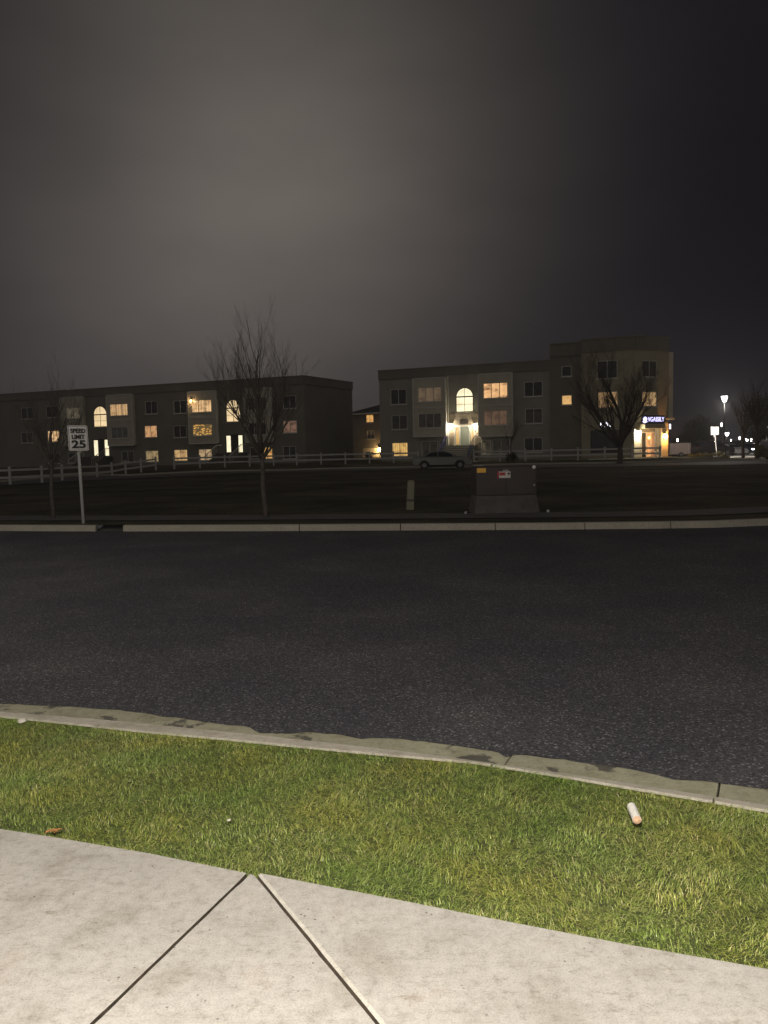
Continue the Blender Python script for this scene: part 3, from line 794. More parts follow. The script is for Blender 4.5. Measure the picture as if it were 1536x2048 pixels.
def bay(fc, r, ws, root, mat, dz=BD, trim=True):
    b = MB(); hs = [fc.rect(w[0]) for w in ws]
    u0, z0, u1, z1 = r
    # boards with battens: the siding of the projecting bay
    wall_mesh(b, fc, u0, u1, z0, z1, hs, .14, dz)
    for (ua, ub) in ((u0, u0), (u1, u1)):
        b.poly([fc.P(ua, z0, 0), fc.P(ua, z0, dz), fc.P(ua, z1, dz), fc.P(ua, z1, 0)])
    b.poly([fc.P(u0, z0, 0), fc.P(u1, z0, 0), fc.P(u1, z0, dz), fc.P(u0, z0, dz)]); b.poly([fc.P(u0, z1, 0), fc.P(u1, z1, 0), fc.P(u1, z1, dz), fc.P(u0, z1, dz)])
    n = 13
    for k in range(1, n):
        u = u0 + (u1 - u0) * k / n
        segs = [(z0 + .15, z1 - .15)]
        for h in hs:
            if h[0] - .08 < u < h[2] + .08:
                ns = []
                for s in segs:
                    if s[0] < h[1] < s[1]: ns.append((s[0], h[1] - .12)); ns.append((h[3] + .02, s[1])) 
                    else: ns.append(s)
                segs = ns
        for s in segs:
            if s[1] - s[0] > .1: b.box(fc.P(u, (s[0] + s[1]) / 2, dz + .012), .045, .024, s[1] - s[0], (fc.u, fc.n, fc.z))
    bo = b.build('bay', mat); under(bo, root)
    if trim:
        t = MB(); a3 = (fc.u, fc.n, fc.z)
        for u in (u0, u1): t.box(fc.P(u, (z0 + z1) / 2, dz + .005), .14, .10, z1 - z0 + .02, a3)
        zm = (z0 + z1) / 2
        for z in (z0, zm, z1): t.box(fc.P((u0 + u1) / 2, z, dz + .012), u1 - u0 - .145, .09, .13, a3)
        tr = t.build('trim', M['siding'] if mat != M['siding'] else M['white_trim']); under(tr, root)
    put_windows(fc, ws, root, dz)
bay(fa, bay_l, wins_bl, bA, M['siding']); bay(fa, bay_r, wins_br, bA, M['siding'])
# stone veneer and entrance
st = MB(); r = fa.rect((896, 826, 960, 908)); 
wall_mesh(st, fa, r[0], r[2], zg, r[3], [door_a], .05, .05)
st.poly([fa.P(r[0], r[3], .05), fa.P(r[2], r[3], .05), fa.P(r[2], r[3], 0), fa.P(r[0], r[3], 0)])
for k in range(9):
    zz = zg + (r[3] - zg) * (k + .5) / 9
    for (ua, ub) in ((r[0], door_a[0]), (door_a[2], r[2])):
        st.box(fa.P((ua + ub) / 2, zz, .065), ub - ua - .04 - .05 * (k % 3), .04, .26, ax)
K(st.build('stone_cladding', M['brick']))
dd_ = fa.rect((920, 853, 938.5, 891)); db = MB(); ax = (fa.u, fa.n, fa.z)
db.box(fa.P((dd_[0] + dd_[2]) / 2, (dd_[1] + dd_[3]) / 2, -.10), dd_[2] - dd_[0] - .1, .05, dd_[3] - dd_[1] - .06, ax)
do = K(db.build('door', M['door']))
fb = MB(); 
for u in (dd_[0], dd_[2], door_a[0] + .05, door_a[2] - .05): fb.box(fa.P(u, (dd_[1] + dd_[3]) / 2, -.06), .10, .12, dd_[3] - dd_[1], ax)
fb.box(fa.P((dd_[0] + dd_[2]) / 2, dd_[3] + .05, -.06), door_a[2] - door_a[0], .12, .12, ax)
fr = fb.build('door_frame', M['white_trim']); K(fr)
hb = MB(); hb.lathe([(.03, 0), (.04, .03), (.03, .06)], fa.P(dd_[2] - .15, dd_[1] + 1.0, -.06), 10, 'y'); ho = hb.build('handle', M['steel_grey']); ho.parent = do; 
tb = MB(); tb.box(fa.P((dd_[0] + dd_[2]) / 2, dd_[3] + .18, -.10), door_a[2] - door_a[0] - .02, .04, .14, ax); K(tb.build('transom', M['white_trim']))
for rr in ((909, 853, 919.5, 891), (939, 853, 949.5, 891)):
    q = fa.rect(rr); o = window(fa, (q[0] + .1, q[1] + .05, q[2] - .05, q[3] - .05), None, M['pane_lit'], (.78, .46, .12), -.02, 1, sill=False, fw=.05); o.name = 'sidelight'; K(o)
pq = fa.rect((920, 839, 937, 848)); nb = MB(); nb.box(fa.P((pq[0] + pq[2]) / 2, (pq[1] + pq[3]) / 2, .075), pq[2] - pq[0], .04, pq[3] - pq[1], ax); K(nb.build('number_plate', M['dark_trim']))
# steps up to the door
sb = MB(); s0 = fa.rect((897, 891, 956, 915)); zth = door_a[1]; nst = 8; run = .30
for k in range(nst):
    z1 = zth - k * (zth - zg - .2) / nst; dpt = 1.3 + run * k
    h = z1 - zg + .1; prev = 0 if k == 0 else 1.3 + run * (k - 1)
    sb.box(fa.P((s0[0] + s0[2]) / 2, zg - .1 + h / 2, (prev + dpt) / 2), s0[2] - s0[0], dpt - prev, h, ax)
    sb.box(fa.P((s0[0] + s0[2]) / 2, z1 - .02, dpt + .012), s0[2] - s0[0] + .02, .05, .06, ax, 1)
K(sb.build('stairs', [simple('dark_riser_concrete', (.24, .225, .19), .9, .15, 4), M['step']]))  # stair body darker than its pale nosings
for uu in (s0[0] + .05, s0[2] - .05):
    rb = MB(); top = fa.P(uu, zth + .95, 1.2); bot = fa.P(uu, zg + 1.15, 1.3 + run * nst)
    rb.bar(top, bot, .07); rb.bar(fa.P(uu, zth + .95, .1), top, .07)
    for k in range(11):
        p = top.lerp(bot, k / 10); zz = zth - (zth - zg - .2) * k / 10
        rb.bar(p, Vector((p.x, p.y, zz + .05)), .035)
    rb.bar(top - Vector((0, 0, .45)), bot - Vector((0, 0, .45)), .05)
    K(rb.build('railing', M['blue_rail']))
for px in (902, 952): o = wall_lamp(fa, px, 854, None, M['glow_white'], 115, (1.0, .86, .60), .07, 1.7); K(o)
ds = MB(); q = fa.uz(896.5, 800)[0]; ds.bar(fa.P(q, zg, .06), fa.P(q, zt_a - .9, .06), .09); q2 = fa.uz(1102, 800)[0]
K(ds.build('downspout', M['white_trim']))

# tower: recessed link, broad front, chamfered shop corner
T0 = at_y(1101, 900, 81.6); T1 = at_y(1163, 900, 80.4); T2 = at_y(1163, 900, 79.7); T3 = at_y(1270, 900, 77.6); T4 = at_y(1335, 900, 79.6)
ft = Facade((T0.x, T0.y), (T1.x, T1.y)); zt_t = ft.uz(1102, 690)[1]
wt = [((1123, 732, 1143, 753), 'pane_dark', DARK, 1), ((1123, 790, 1144, 810), 'pane_lit', (.95, .60, .26), 1)]
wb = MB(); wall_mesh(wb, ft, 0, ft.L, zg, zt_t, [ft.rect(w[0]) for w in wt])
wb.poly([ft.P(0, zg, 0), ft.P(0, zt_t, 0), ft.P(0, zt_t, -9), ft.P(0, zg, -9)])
f2 = Facade((T2.x, T2.y), (T3.x, T3.y)); zt2 = f2.uz(1165, 681)[1]
w2 = [((1194, 721, 1235, 757), 'pane_dark', (.03, .035, .05), 2), ((1195, 783, 1236, 816), 'pane_lit_busy', (.36, .235, .13), 2)]
store = f2.rect((1181, 860, 1246, 906))
wb2 = MB(); wall_mesh(wb2, f2, 0, f2.L, zg, zt2, [f2.rect(w[0]) for w in w2] + [store])
wb2.poly([f2.P(0, zg, 0), f2.P(0, zt2, 0), f2.P(0, zt2, -.75), f2.P(0, zg, -.75)])
f3 = Facade((T3.x, T3.y), (T4.x, T4.y))
w3 = [((1284, 721, 1314, 754), 'pane_dark', (.05, .045, .04), 2), ((1284, 783, 1314, 813), 'pane_lit_busy', (.50, .34, .18), 2)]
ent = f3.rect((1279, 857, 1319, 909)); ent = (ent[0], zg + .02, ent[2], ent[3])
wall_mesh(wb2, f3, 0, f3.L, zg, zt2, [f3.rect(w[0]) for w in w3] + [ent], .3)
e1 = f3.P(f3.L, 0); e2 = e1 + Vector((2.5, 11, 0)); e3 = Vector((T2.x + 3, T2.y + 14, 0))
wb2.poly([(e1.x, e1.y, zg), (e2.x, e2.y, zg), (e2.x, e2.y, zt2), (e1.x, e1.y, zt2)])
wb2.poly([(e2.x, e2.y, zg), (e3.x, e3.y, zg), (e3.x, e3.y, zt2), (e2.x, e2.y, zt2)])
wb2.poly([(T2.x, T2.y, zt2 - .3), (T3.x, T3.y, zt2 - .3), (e1.x, e1.y, zt2 - .3), (e2.x, e2.y, zt2 - .3), (e3.x, e3.y, zt2 - .3)])
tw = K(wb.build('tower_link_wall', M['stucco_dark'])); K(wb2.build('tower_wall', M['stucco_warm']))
put_windows(ft, wt, bA); put_windows(f2, w2, bA); put_windows(f3, w3, bA)
pb = MB()
hb_ = zt2 - f2.uz(1165, 706)[1]
for f, zt in ((ft, zt_t), (f2, zt2), (f3, zt2)):
    a3 = (f.u, f.n, f.z); pb.box(f.P(f.L / 2, zt - hb_ / 2, .05), f.L + .02, .10, hb_, a3); pb.box(f.P(f.L / 2, zt + .06, .03), f.L + .12, .3, .12, a3)
o = K(pb.build('tower_parapet', M['stucco_dark']))
# storefront glazing of the tower
a2 = (f2.u, f2.n, f2.z)
o = window(f2, store, None, M['pane_dark'], (.045, .055, .08), 0, 3, frame_mat=M['dark_trim'], sill=False); o.name = 'shop_window'; K(o)
# entrance recess, door frames, orange reflection put in as two glowing panes
a3 = (f3.u, f3.n, f3.z)
eb = MB(); ew = ent[2] - ent[0]
eb.poly([f3.P(ent[0], ent[1], -.62), f3.P(ent[2], ent[1], -.62), f3.P(ent[2], ent[3], -.62), f3.P(ent[0], ent[3], -.62)])
for u in (ent[0], ent[2]): eb.poly([f3.P(u, ent[1], -.3), f3.P(u, ent[1], -.62), f3.P(u, ent[3], -.62), f3.P(u, ent[3], -.3)])
eb.poly([f3.P(ent[0], ent[3], -.3), f3.P(ent[2], ent[3], -.3), f3.P(ent[2], ent[3], -.62), f3.P(ent[0], ent[3], -.62)])
K(eb.build('entrance_recess', M['stucco']))
dp = MB()
for k, uu in enumerate((.02, .28, .52, .76, .98)): dp.box(f3.P(ent[0] + ew * uu, (ent[1] + ent[3] - .3) / 2, -.52), .08, .1, ent[3] - ent[1] - .3, a3)
dp.box(f3.P((ent[0] + ent[2]) / 2, ent[3] - .35, -.52), ew, .1, .1, a3)
d1 = K(dp.build('shop_door', M['white_trim']))
for k, (ua, ub, tint, mt) in enumerate(((.04, .27, (.10, .085, .075), 'pane_dark'), (.29, .51, (.07, .06, .05), 'pane_dark'), (.53, .75, (.80, .34, .12), 'pane_lit_busy'), (.77, .97, (.42, .16, .06), 'pane_lit_busy'))):
    pp = MB(); q = [(ent[0] + ew * ua, ent[1] + .05), (ent[0] + ew * ub, ent[1] + .05), (ent[0] + ew * ub, ent[3] - .42), (ent[0] + ew * ua, ent[3] - .42)]
    pp.poly([f3.P(u, z, -.535) for u, z in q]); po = pp.build('pane', M[mt], None, fix=False); po.color = (*tint, 1); set_uv(po, [(0, 0), (1, 0), (1, 1), (0, 1)]); po.parent = d1; 
# lit stone piers either side
for (x0, x1, yt) in ((1265, 1278, 858), (1320, 1333, 846)):
    q = f3.rect((x0, yt, x1, 909)); cb = MB(); cb.box(f3.P((q[0] + q[2]) / 2, (zg + q[3]) / 2, .10), q[2] - q[0], .22, q[3] - zg, a3)
    for k in range(12): cb.box(f3.P((q[0] + q[2]) / 2, zg + (q[3] - zg) * (k + .5) / 12, .20), q[2] - q[0] - .03, .03, (q[3] - zg) / 12 - .03, a3)
    K(cb.build('pier', M['siding']))
q = f3.rect((1279, 848, 1320, 857)); cb = MB(); cb.box(f3.P((q[0] + q[2]) / 2, (q[1] + q[3]) / 2, .35), q[2] - q[0], .7, q[3] - q[1], a3); K(cb.build('canopy', M['stucco_warm']))
# narrow lit bay on the right return
q = f3.rect((1333, 704, 1342, 838)); cb = MB(); cb.box(f3.P(q[2] - .1, (q[1] + q[3]) / 2, -.6), .55, 1.4, q[3] - q[1], a3); K(cb.build('corner_bay', M['siding']))
q = f3.rect((1331, 836, 1342, 840)); cb = MB(); cb.box(f3.P((q[0] + q[2]) / 2, (q[1] + q[3]) / 2, -.4), q[2] - q[0] + .1, 1.6, .18, a3); K(cb.build('ledge', M['white_trim']))
o = wall_lamp(f3, 1273, 868, None, M['glow_white'], 190, (1.0, .84, .55), .22, 1.5); K(o)
o = wall_lamp(f3, 1325, 874, None, M['glow_orange'], 240, (1.0, .42, .09), .22, 1.5); K(o)
def text_obj(txt, fc, rect, d, mat, parent, name='lettering', bold=0.0):
    cu = bpy.data.curves.new(name, 'FONT'); cu.body = txt; cu.extrude = .02; cu.offset = bold; cu.align_x = 'LEFT'; cu.align_y = 'BOTTOM_BASELINE'
    to = bpy.data.objects.new(name + '_curve', cu); COL.objects.link(to)
    bpy.context.view_layer.update()
    dg = bpy.context.evaluated_depsgraph_get(); me = bpy.data.meshes.new_from_object(to.evaluated_get(dg)); me.name = name
    bpy.data.objects.remove(to)
    co = np.zeros(len(me.vertices) * 3, np.float32); me.vertices.foreach_get('co', co); co = co.reshape(-1, 3)
    mn, mx = co.min(0), co.max(0)
    u0, z0, u1, z1 = rect
    out = []
    for c in co:
        u = u0 + (c[0] - mn[0]) / (mx[0] - mn[0]) * (u1 - u0); z = z0 + (c[1] - mn[1]) / (mx[1] - mn[1]) * (z1 - z0)
        p = fc.P(u, z, d + (c[2] - mn[2]) * .6); out += [p.x, p.y, p.z]
    me.vertices.foreach_set('co', out); me.materials.clear(); me.materials.append(mat); me.update()
    o = bpy.data.objects.new(name, me); COL.objects.link(o)
    if parent is not None: o.parent = parent
    return o
q = f3.rect((1277, 831, 1321, 848)); sb = MB(); sb.box(f3.P((q[0] + q[2]) / 2, (q[1] + q[3]) / 2, .45), q[2] - q[0], .14, q[3] - q[1], a3)
sg = K(sb.build('shop_sign', M['sign_face']))
text_obj('VGASSILY', f3, (q[0] + (q[2] - q[0]) * .24, q[1] + .22, q[2] - .08, q[3] - .17), .53, M['sign_letters'], sg)
lg = MB(); cu_, cz_ = q[0] + (q[2] - q[0]) * .11, (q[1] + q[3]) / 2
for k in range(7):
    a = math.pi * (k / 6) ; p = f3.P(cu_, cz_ - .28, .54); lg.bar(p, f3.P(cu_ + .30 * math.cos(a), cz_ - .2 + .48 * abs(math.sin(a)) ** .8, .54), .06)
lg.build('emblem', M['sign_letters'], sg)
q = f2.rect((1200, 843, 1223, 856)); sb = MB(); sb.box(f2.P((q[0] + q[2]) / 2, (q[1] + q[3]) / 2, .06), q[2] - q[0], .1, q[3] - q[1], a2); sg2 = K(sb.build('small_shop_sign', M['sign_face']))
text_obj('bella', f2, (q[0] + .06, q[1] + .1, q[2] - .06, q[3] - .06), .12, M['sign_letters_white'], sg2)
q = f3.rect((1333, 847, 1339, 859)); sb = MB(); sb.box(f3.P(q[2] + .02, (q[1] + q[3]) / 2, -.2), .12, .55, q[3] - q[1] + .1, a3); s3 = K(sb.build('blade_sign', M['sign_face']))
sb = MB(); sb.box(f3.P(q[2] - .02, (q[1] + q[3]) / 2, .085), .22, .02, q[3] - q[1] - .1, a3); sb.build('sign_light', M['sign_letters_white'], s3)
# planters / small things on the terrace are left to the shrubs below

# ------------------------------------------------------------------ building B: the long block on the left
C0 = at_y(-160, 900, 113.5); C1 = at_y(611, 900, 90.5); C2 = at_y(707, 900, 100.5)
fb_ = Facade((C0.x, C0.y), (C1.x, C1.y)); zt_b = fb_.uz(605, 753)[1]
bB = empty('apartment_building', (C1.x, C1.y, 0), 0, 'long dark flat roofed apartment block on the left with two lit arched stair windows', 'building')
wins_b = [((95, 861, 119, 884), 'pane_lit_busy', (.85, .58, .33), 2), ((289, 851, 314, 875), 'pane_lit', (.72, .42, .22), 2), ((291, 901, 317, 924), 'pane_lit', (.36, .28, .16), 2),
          ((348, 899, 375, 922), 'pane_lit', (.72, .50, .25), 2), ((397, 898, 424, 921), 'pane_lit_busy', (.50, .38, .24), 2), ((523, 894, 545, 918), 'pane_lit', (.85, .50, .18), 2),
          ((566, 841, 594, 866), 'pane_lit_busy', (.17, .10, .08), 2), ((290, 802, 315, 828), 'pane_dark', DARK, 2), ((347, 801, 373, 827), 'pane_dark', DARK, 2), ((347, 851, 373, 875), 'pane_dark', DARK, 2),
          ((566, 791, 592, 817), 'pane_dark', DARK, 2), ((566, 892, 592, 918), 'pane_dark', DIMG, 2), ((243, 902, 268, 924), 'pane_dark', (.12, .12, .12), 2), ((92, 812, 117, 835), 'pane_dark', DARK, 2), ((96, 906, 120, 927), 'pane_dark', DIMG, 2),
          ((42, 815, 66, 838), 'pane_dark', DARK, 2), ((42, 864, 66, 886), 'pane_dark', DIMG, 2), ((136, 905, 166, 926), 'pane_dark', DIMG, 2), ((500, 894, 519, 918), 'pane_dark', DIMG, 1)]
arch1 = fb_.rect((186.5, 812, 213.5, 854)) + ('arch',); arch2 = fb_.rect((451.5, 799, 480.5, 844)) + ('arch',)
doors_b = [fb_.rect((185, 878, 219, 913)), fb_.rect((450, 869, 487, 906))]
wb = MB(); wall_mesh(wb, fb_, 0, fb_.L, zg, zt_b, [fb_.rect(w[0]) for w in wins_b] + [arch1, arch2] + doors_b)
q = [fb_.P(0, 0), fb_.P(fb_.L, 0), Vector((C2.x, C2.y, 0)), Vector((C2.x, C2.y, 0)) - fb_.u * fb_.L]
for a, b in ((1, 2), (2, 3), (3, 0)): wb.poly([(q[a].x, q[a].y, zg), (q[b].x, q[b].y, zg), (q[b].x, q[b].y, zt_b), (q[a].x, q[a].y, zt_b)])
roof_slab(wb, q, zt_b - .3)
under(wb.build('wall', simple('dark_taupe_stucco', (.23, .22, .19), .9, .12, .5, .25, 40)), bB)
pb = MB(); ab = (fb_.u, fb_.n, fb_.z); pb.box(fb_.P(fb_.L / 2, zt_b - .40, .06), fb_.L + .1, .12, .9, ab); pb.box(fb_.P(fb_.L / 2, zt_b + .08, .03), fb_.L + .2, .26, .10, ab)
side = Facade((C1.x, C1.y), (C2.x, C2.y)); as_ = (side.u, side.n, side.z); pb.box(side.P(side.L / 2, zt_b - .40, .06), side.L, .12, .9, as_); pb.box(side.P(side.L / 2 + .1, zt_b + .08, .03), side.L, .26, .10, as_)
under(pb.build('parapet', M['stucco_dark']), bB)
put_windows(fb_, wins_b, bB)
for a in (arch1, arch2): under(window(fb_, a, None, M['pane_hall'], (.98, .74, .42), 0, 1, arch=True, frame_mat=M['dark_trim']), bB)
for r4, ws in (((128, 795, 172, 891), [((138, 815, 166, 838), 'pane_lit_busy', (.10, .09, .07), 2), ((140, 866, 168, 888), 'pane_dark', DIMG, 2)]),
               ((220, 790, 271, 891), [((225, 808, 261, 832), 'pane_lit', (.70, .47, .26), 3), ((228, 854, 261, 877), 'pane_dark', (.24, .25, .25), 3)]),
               ((382, 783, 438, 887), [((388, 800, 428, 825), 'pane_lit', (1.05, .72, .40), 3), ((390, 848, 429, 872), 'pane_tree', (1, 1, 1), 3)]),
               ((494, 777, 548, 884), [((501, 795, 537, 820), 'pane_dark', DIMG, 3), ((501, 845, 537, 870), 'pane_dark', DARK, 3)])):
    bay(fb_, fb_.rect(r4), ws, bB, M['siding'], .5, True)
for dr_, (l, rr) in zip(doors_b, (((187, 880, 196.5, 912), (208.5, 879, 218, 912)), ((452, 871, 462, 905), (476, 870, 485.5, 905)))):
    db = MB(); L_, R_ = fb_.rect(l), fb_.rect(rr)
    db.box(fb_.P((L_[2] + R_[0]) / 2, (dr_[1] + dr_[3]) / 2, -.10), R_[0] - L_[2], .05, dr_[3] - dr_[1], ab)
    do = db.build('door', M['dark_trim']); under(do, bB)
    hb = MB(); hb.lathe([(.03, 0), (.04, .03), (.03, .06)], fb_.P(R_[0] - .2, dr_[1] + 1.0, -.05), 10, 'y'); hb.build('handle', M['steel_grey'], do)
    for r in (L_, R_):
        o = window(fb_, r, None, M['pane_hall'], (1.25, 1.12, .78), -.0, 1, sill=False, fw=.04, frame_mat=M['dark_trim']); o.name = 'sidelight'; under(o, bB)
    sb = MB(); w = dr_[2] - dr_[0] + .9; cu0 = (dr_[0] + dr_[2]) / 2
    for k in range(8):
        z1 = dr_[1] - k * (dr_[1] - zg - .2) / 8; prev = 0 if k == 0 else 1.3 + .3 * (k - 1); dpt = 1.3 + .3 * k; h = z1 - zg + .1
        sb.box(fb_.P(cu0, zg - .1 + h / 2, (prev + dpt) / 2), w, dpt - prev, h, ab)
    under(sb.build('stairs', M['street']), bB)
    for uu in (cu0 - w / 2 + .06, cu0 + w / 2 - .06):
        rb = MB(); top = fb_.P(uu, dr_[1] + .95, 1.2); bot = fb_.P(uu, zg + 1.15, 3.7)
        rb.bar(top, bot, .06); rb.bar(fb_.P(uu, dr_[1] + .95, .1), top, .06)
        for k in range(9):
            p = top.lerp(bot, k / 8); rb.bar(p, Vector((p.x, p.y, dr_[1] - (dr_[1] - zg - .2) * k / 8 + .05)), .03)
        under(rb.build('railing', M['white_trim']), bB)
o = wall_lamp(fb_, 388.5, 803, None, M['glow_orange'], 12, (1.0, .6, .3), .53, .8); under(o, bB)

# ------------------------------------------------------------------ building C: hipped house between the blocks
H0 = at_y(700, 900, 128); H1 = at_y(775, 900, 124)
fh = Facade((H0.x, H0.y), (H1.x, H1.y)); ze = fh.uz(735, 826)[1]; zap = fh.uz(735, 815)[1]
bC = empty('hipped_house', (H0.x, H0.y, 0), 0, 'far dark house with hipped roof and lit garage seen between the two apartment blocks', 'house')
wh = [((732, 829, 747, 845), 'pane_lit', (.95, .55, .20), 2), ((734, 861, 749, 878), 'pane_dark', (.28, .24, .22), 2)]
gar = fh.rect((726, 896, 766, 914))
wb = MB(); wall_mesh(wb, fh, 0, fh.L, zg, ze, [fh.rect(w[0]) for w in wh] + [gar])
for u in (0, fh.L): wb.poly([fh.P(u, zg, 0), fh.P(u, zg, -9), fh.P(u, ze, -9), fh.P(u, ze, 0)])
under(wb.build('wall', M['stucco_dark']), bC); put_windows(fh, wh, bC)
rb = MB(); e = [fh.P(-.5, ze, .6), fh.P(fh.L + .5, ze, .6), fh.P(fh.L + .5, ze, -9.6), fh.P(-.5, ze, -9.6)]; ap = [fh.P(fh.L * .46, zap + .6, -4), fh.P(fh.L * .58, zap + .6, -5)]
rb.faces(e + ap, [(0, 1, 5, 4), (1, 2, 5), (2, 3, 4, 5), (3, 0, 4), (0, 3, 2, 1)])
under(rb.build('roof', M['roof']), bC)
gb = MB(); gb.box(fh.P(fh.L / 2, ze - .1, .6), fh.L + 1.1, .12, .2, (fh.u, fh.n, fh.z)); under(gb.build('gutter_trim', M['white_trim']), bC)
gb = MB(); gb.box(fh.P((gar[0] + gar[2]) / 2, (gar[1] + gar[3]) / 2, -.1), gar[2] - gar[0], .06, gar[3] - gar[1], (fh.u, fh.n, fh.z))
for k in range(5): gb.box(fh.P((gar[0] + gar[2]) / 2, gar[1] + (gar[3] - gar[1]) * (k + .5) / 5, -.06), gar[2] - gar[0] - .1, .03, (gar[3] - gar[1]) / 5 - .06, (fh.u, fh.n, fh.z))
under(gb.build('garage_door', M['siding']), bC)
o = wall_lamp(fh, 760, 900, None, M['glow_orange'], 260, (1.0, .62, .25), .02, 1.8); under(o, bC)

# parts of windows/lamps that were linked straight to a part need no offset: roots carry the translation
# ------------------------------------------------------------------ fences
def fence(pts, label, spacing=2.15, h=1.05):
    pl = resample([Vector(p) for p in pts], .25); root = empty('rail_fence', P3(pl[0], terr(*pl[0])), 0, label, 'fence', 'white rail fences along the fenced lawn')
    acc = 0; posts = [pl[0]]
    for a, b in zip(pl[:-1], pl[1:]):
        acc += (b - a).length
        if acc >= spacing: posts.append(b); acc = 0
    pm = None
    for p in posts:
        if pm is None:
            b = MB(); b.box((0, 0, h / 2 - .1), .125, .125, h + .2); b.box((0, 0, h + .02), .16, .16, .04); b.faces([(-.07, -.07, h + .04), (.07, -.07, h + .04), (.07, .07, h + .04), (-.07, .07, h + .04), (0, 0, h + .09)], [(0, 1, 4), (1, 2, 4), (2, 3, 4), (3, 0, 4)])
            pm = b.build('post', M['vinyl'], root); o = pm
        else: o = pm.copy(); COL.objects.link(o)
        o.parent = root; o.location = (p.x - root.location.x, p.y - root.location.y, terr(*p) - root.location.z)
    for zz in (.90, .45):
        b = MB()
        for p, q in zip(posts[:-1], posts[1:]):
            A = Vector(P3(p, terr(*p) + zz)) - root.location; B = Vector(P3(q, terr(*q) + zz)) - root.location
            b.bar(A, B, .045, .14)
        b.build('rail', M['vinyl'], root)
    return root
def fpts(x0, x1): return [(x0, fenceY(x0))] + [(x, y) for x, y in FENCE if x0 < x < x1] + [(x1, fenceY(x1))]
fence([(-40, 46.5), (-30, 46.5), (-23.6, 47), (-21.6, 50), (-20.6, 56), (-19.8, 62), (-18.6, 67)] , 'near run of white rail fence at the left edge, closest to the viewer')
fence(fpts(-17.9, 5.0), 'long white rail fence run in front of the dark block and behind the car')
fence(fpts(8.2, 24.3), 'white two rail fence right of the stairs in front of the shop corner')

